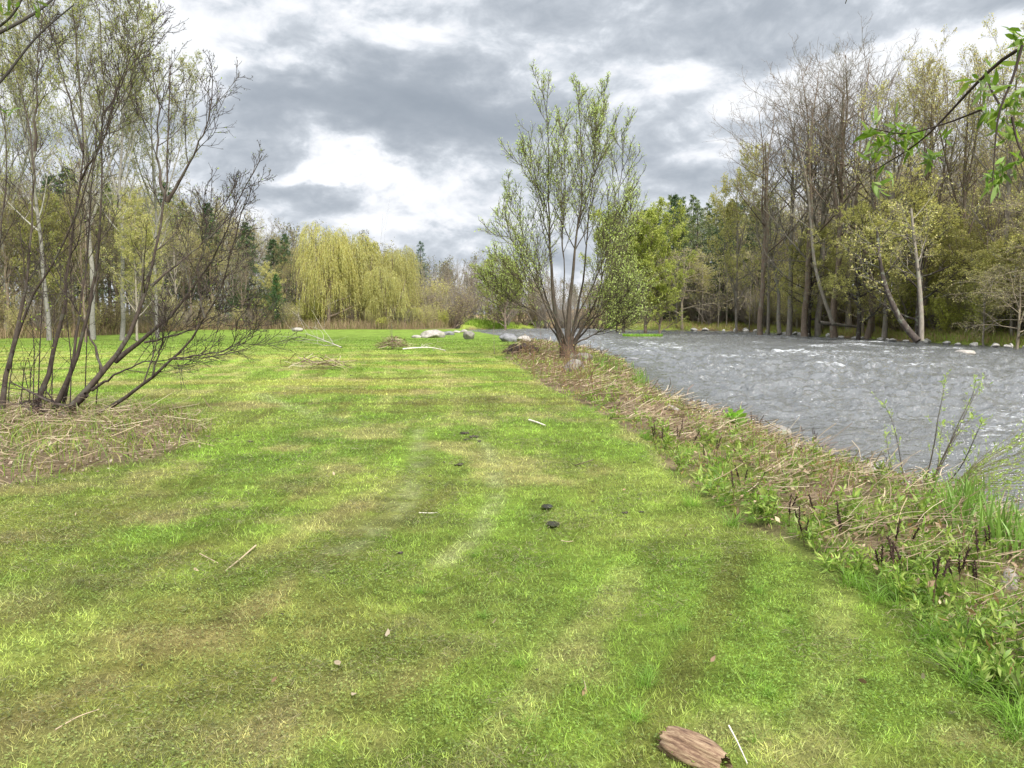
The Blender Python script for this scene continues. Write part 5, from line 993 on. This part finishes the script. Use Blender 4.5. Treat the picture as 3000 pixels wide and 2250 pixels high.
# rotten log in the foreground
p = gz(1442, 1612); rg = np.random.default_rng(33); e = empty('rotten_log', (p[0], p[1], p[2]), 'short torn chunk of reddish rotten log lying in the near grass', 'log')
K, M = 40, 40; q = np.linspace(0, 1, K); a = np.arange(M) * 2 * math.pi / M; Q, Aa = np.meshgrid(q, a, indexing='ij')
ax = np.array([A(1440, 1610, 2.8), A(1560, 1672, 2.8)]); dv = G(1556, 1668) - G(1440, 1612); Lg = np.linalg.norm(dv) * 1.08; yaw = math.atan2(dv[1], dv[0])
rad_ = (.030 + .022 * np.sin(np.clip(Q * .8 + .12, 0, 1) * math.pi)) * (1 + .9 * (fbm(np.cos(Aa) * 2.2 + 5, np.sin(Aa) * 2.2 + Q * .8, 5, 4) - .5) + .5 * (fbm(np.cos(Aa) * 9 + 5, np.sin(Aa) * 9 + Q * 1.2, 6, 3) - .5))
Xl = Q * Lg - .01 + .05 * (fbm(Aa * 3, Aa * 0 + 3, 8, 3) - .5) * np.clip((np.abs(Q - .5) - .36) / .14, 0, 1); V = np.stack([Xl, rad_ * np.cos(Aa) * 1.1, rad_ * np.sin(Aa) * 1.15 + .026], -1).reshape(-1, 3)
m_rot, t = new_mat('rotten_wood'); pos = t.n('ShaderNodeTexCoord').outputs['Object']; n_ = t.noise(t.vm('MULTIPLY', pos, (7, 60, 60)), 1.3, 7, .7, dist=.5)
c = t.ramp(n_, [(.30, (.035, .018, .012)), (.43, (.15, .085, .05)), (.55, (.27, .185, .11)), (.72, (.44, .33, .22))]); bp = t.n('ShaderNodeBump', {'Strength': 1.0, 'Distance': .006, 'Height': n_})
pr = t.n('ShaderNodeBsdfPrincipled', {'Base Color': c, 'Roughness': .8, 'Normal': bp}); t.n('ShaderNodeOutputMaterial', {0: pr})
caps = [(V.reshape(K, M, 3)[0].mean(0), 0), (V.reshape(K, M, 3)[-1].mean(0), K - 1)]
Vv = np.concatenate([V, np.array([c_[0] for c_ in caps])]); nn_ = K * M; r0_ = np.arange(M); tri = np.concatenate([np.stack([np.full(M, nn_), np.roll(r0_, -1), r0_], 1), np.stack([np.full(M, nn_ + 1), (K - 1) * M + r0_, (K - 1) * M + np.roll(r0_, -1)], 1)])
o = build('wood', [(Vv, gridf(K, M, True), (.3, .2, .1)), (np.zeros((3, 3)) + np.array([[0, 0, .02], [.001, 0, .02], [0, .001, .02]]), np.array([[0, 1, 2]]), (.3, .2, .1))], m_rot, e, smooth=True)
n = 16; P0 = np.stack([np.zeros(n), rg.uniform(-.03, .03, n), rg.uniform(.015, .06, n)], 1); P = P0[:, None] + np.array([-1, 0, 0]) * np.linspace(-.02, 1, 4)[None, :, None] * rg.uniform(.008, .03, (n, 1, 1)) + rg.normal(0, .0015, (n, 4, 3))
build('splinters', [tubes(P, np.linspace(.005, .0012, 4)[None].repeat(n, 0), 4, (.10, .05, .035))], M_TWIG, e); e.rotation_euler = (0, 0, yaw)
# puddles
m_pud, t = new_mat('puddle_water'); pr = t.n('ShaderNodeBsdfPrincipled', {'Base Color': (.03, .028, .02, 1), 'Roughness': .06, 'IOR': 1.33}); t.n('ShaderNodeOutputMaterial', {0: pr})
for (u, v, w_) in [(1183, 1100, 26), (1195, 1138, 30)]:
    p = gz(u, v); s = w_ * p[1] / F * .5; a = np.arange(22) * 2 * math.pi / 22; r = s * (1 + .35 * (vnoise(np.cos(a) * 2 + u, np.sin(a) * 2, 3) - .5)); rim = np.stack([np.cos(a) * r, np.sin(a) * r * 1.4, 0 * a], 1); V = np.concatenate([rim, [[0, 0, 0]]]); tr_ = np.stack([np.arange(22), (np.arange(22) + 1) % 22, np.full(22, 22)], 1)
    o = build('puddle', [(V, tr_, (.03, .03, .02))], m_pud); o.location = (p[0], p[1], p[2] + .028); tag(o, kind='structure')
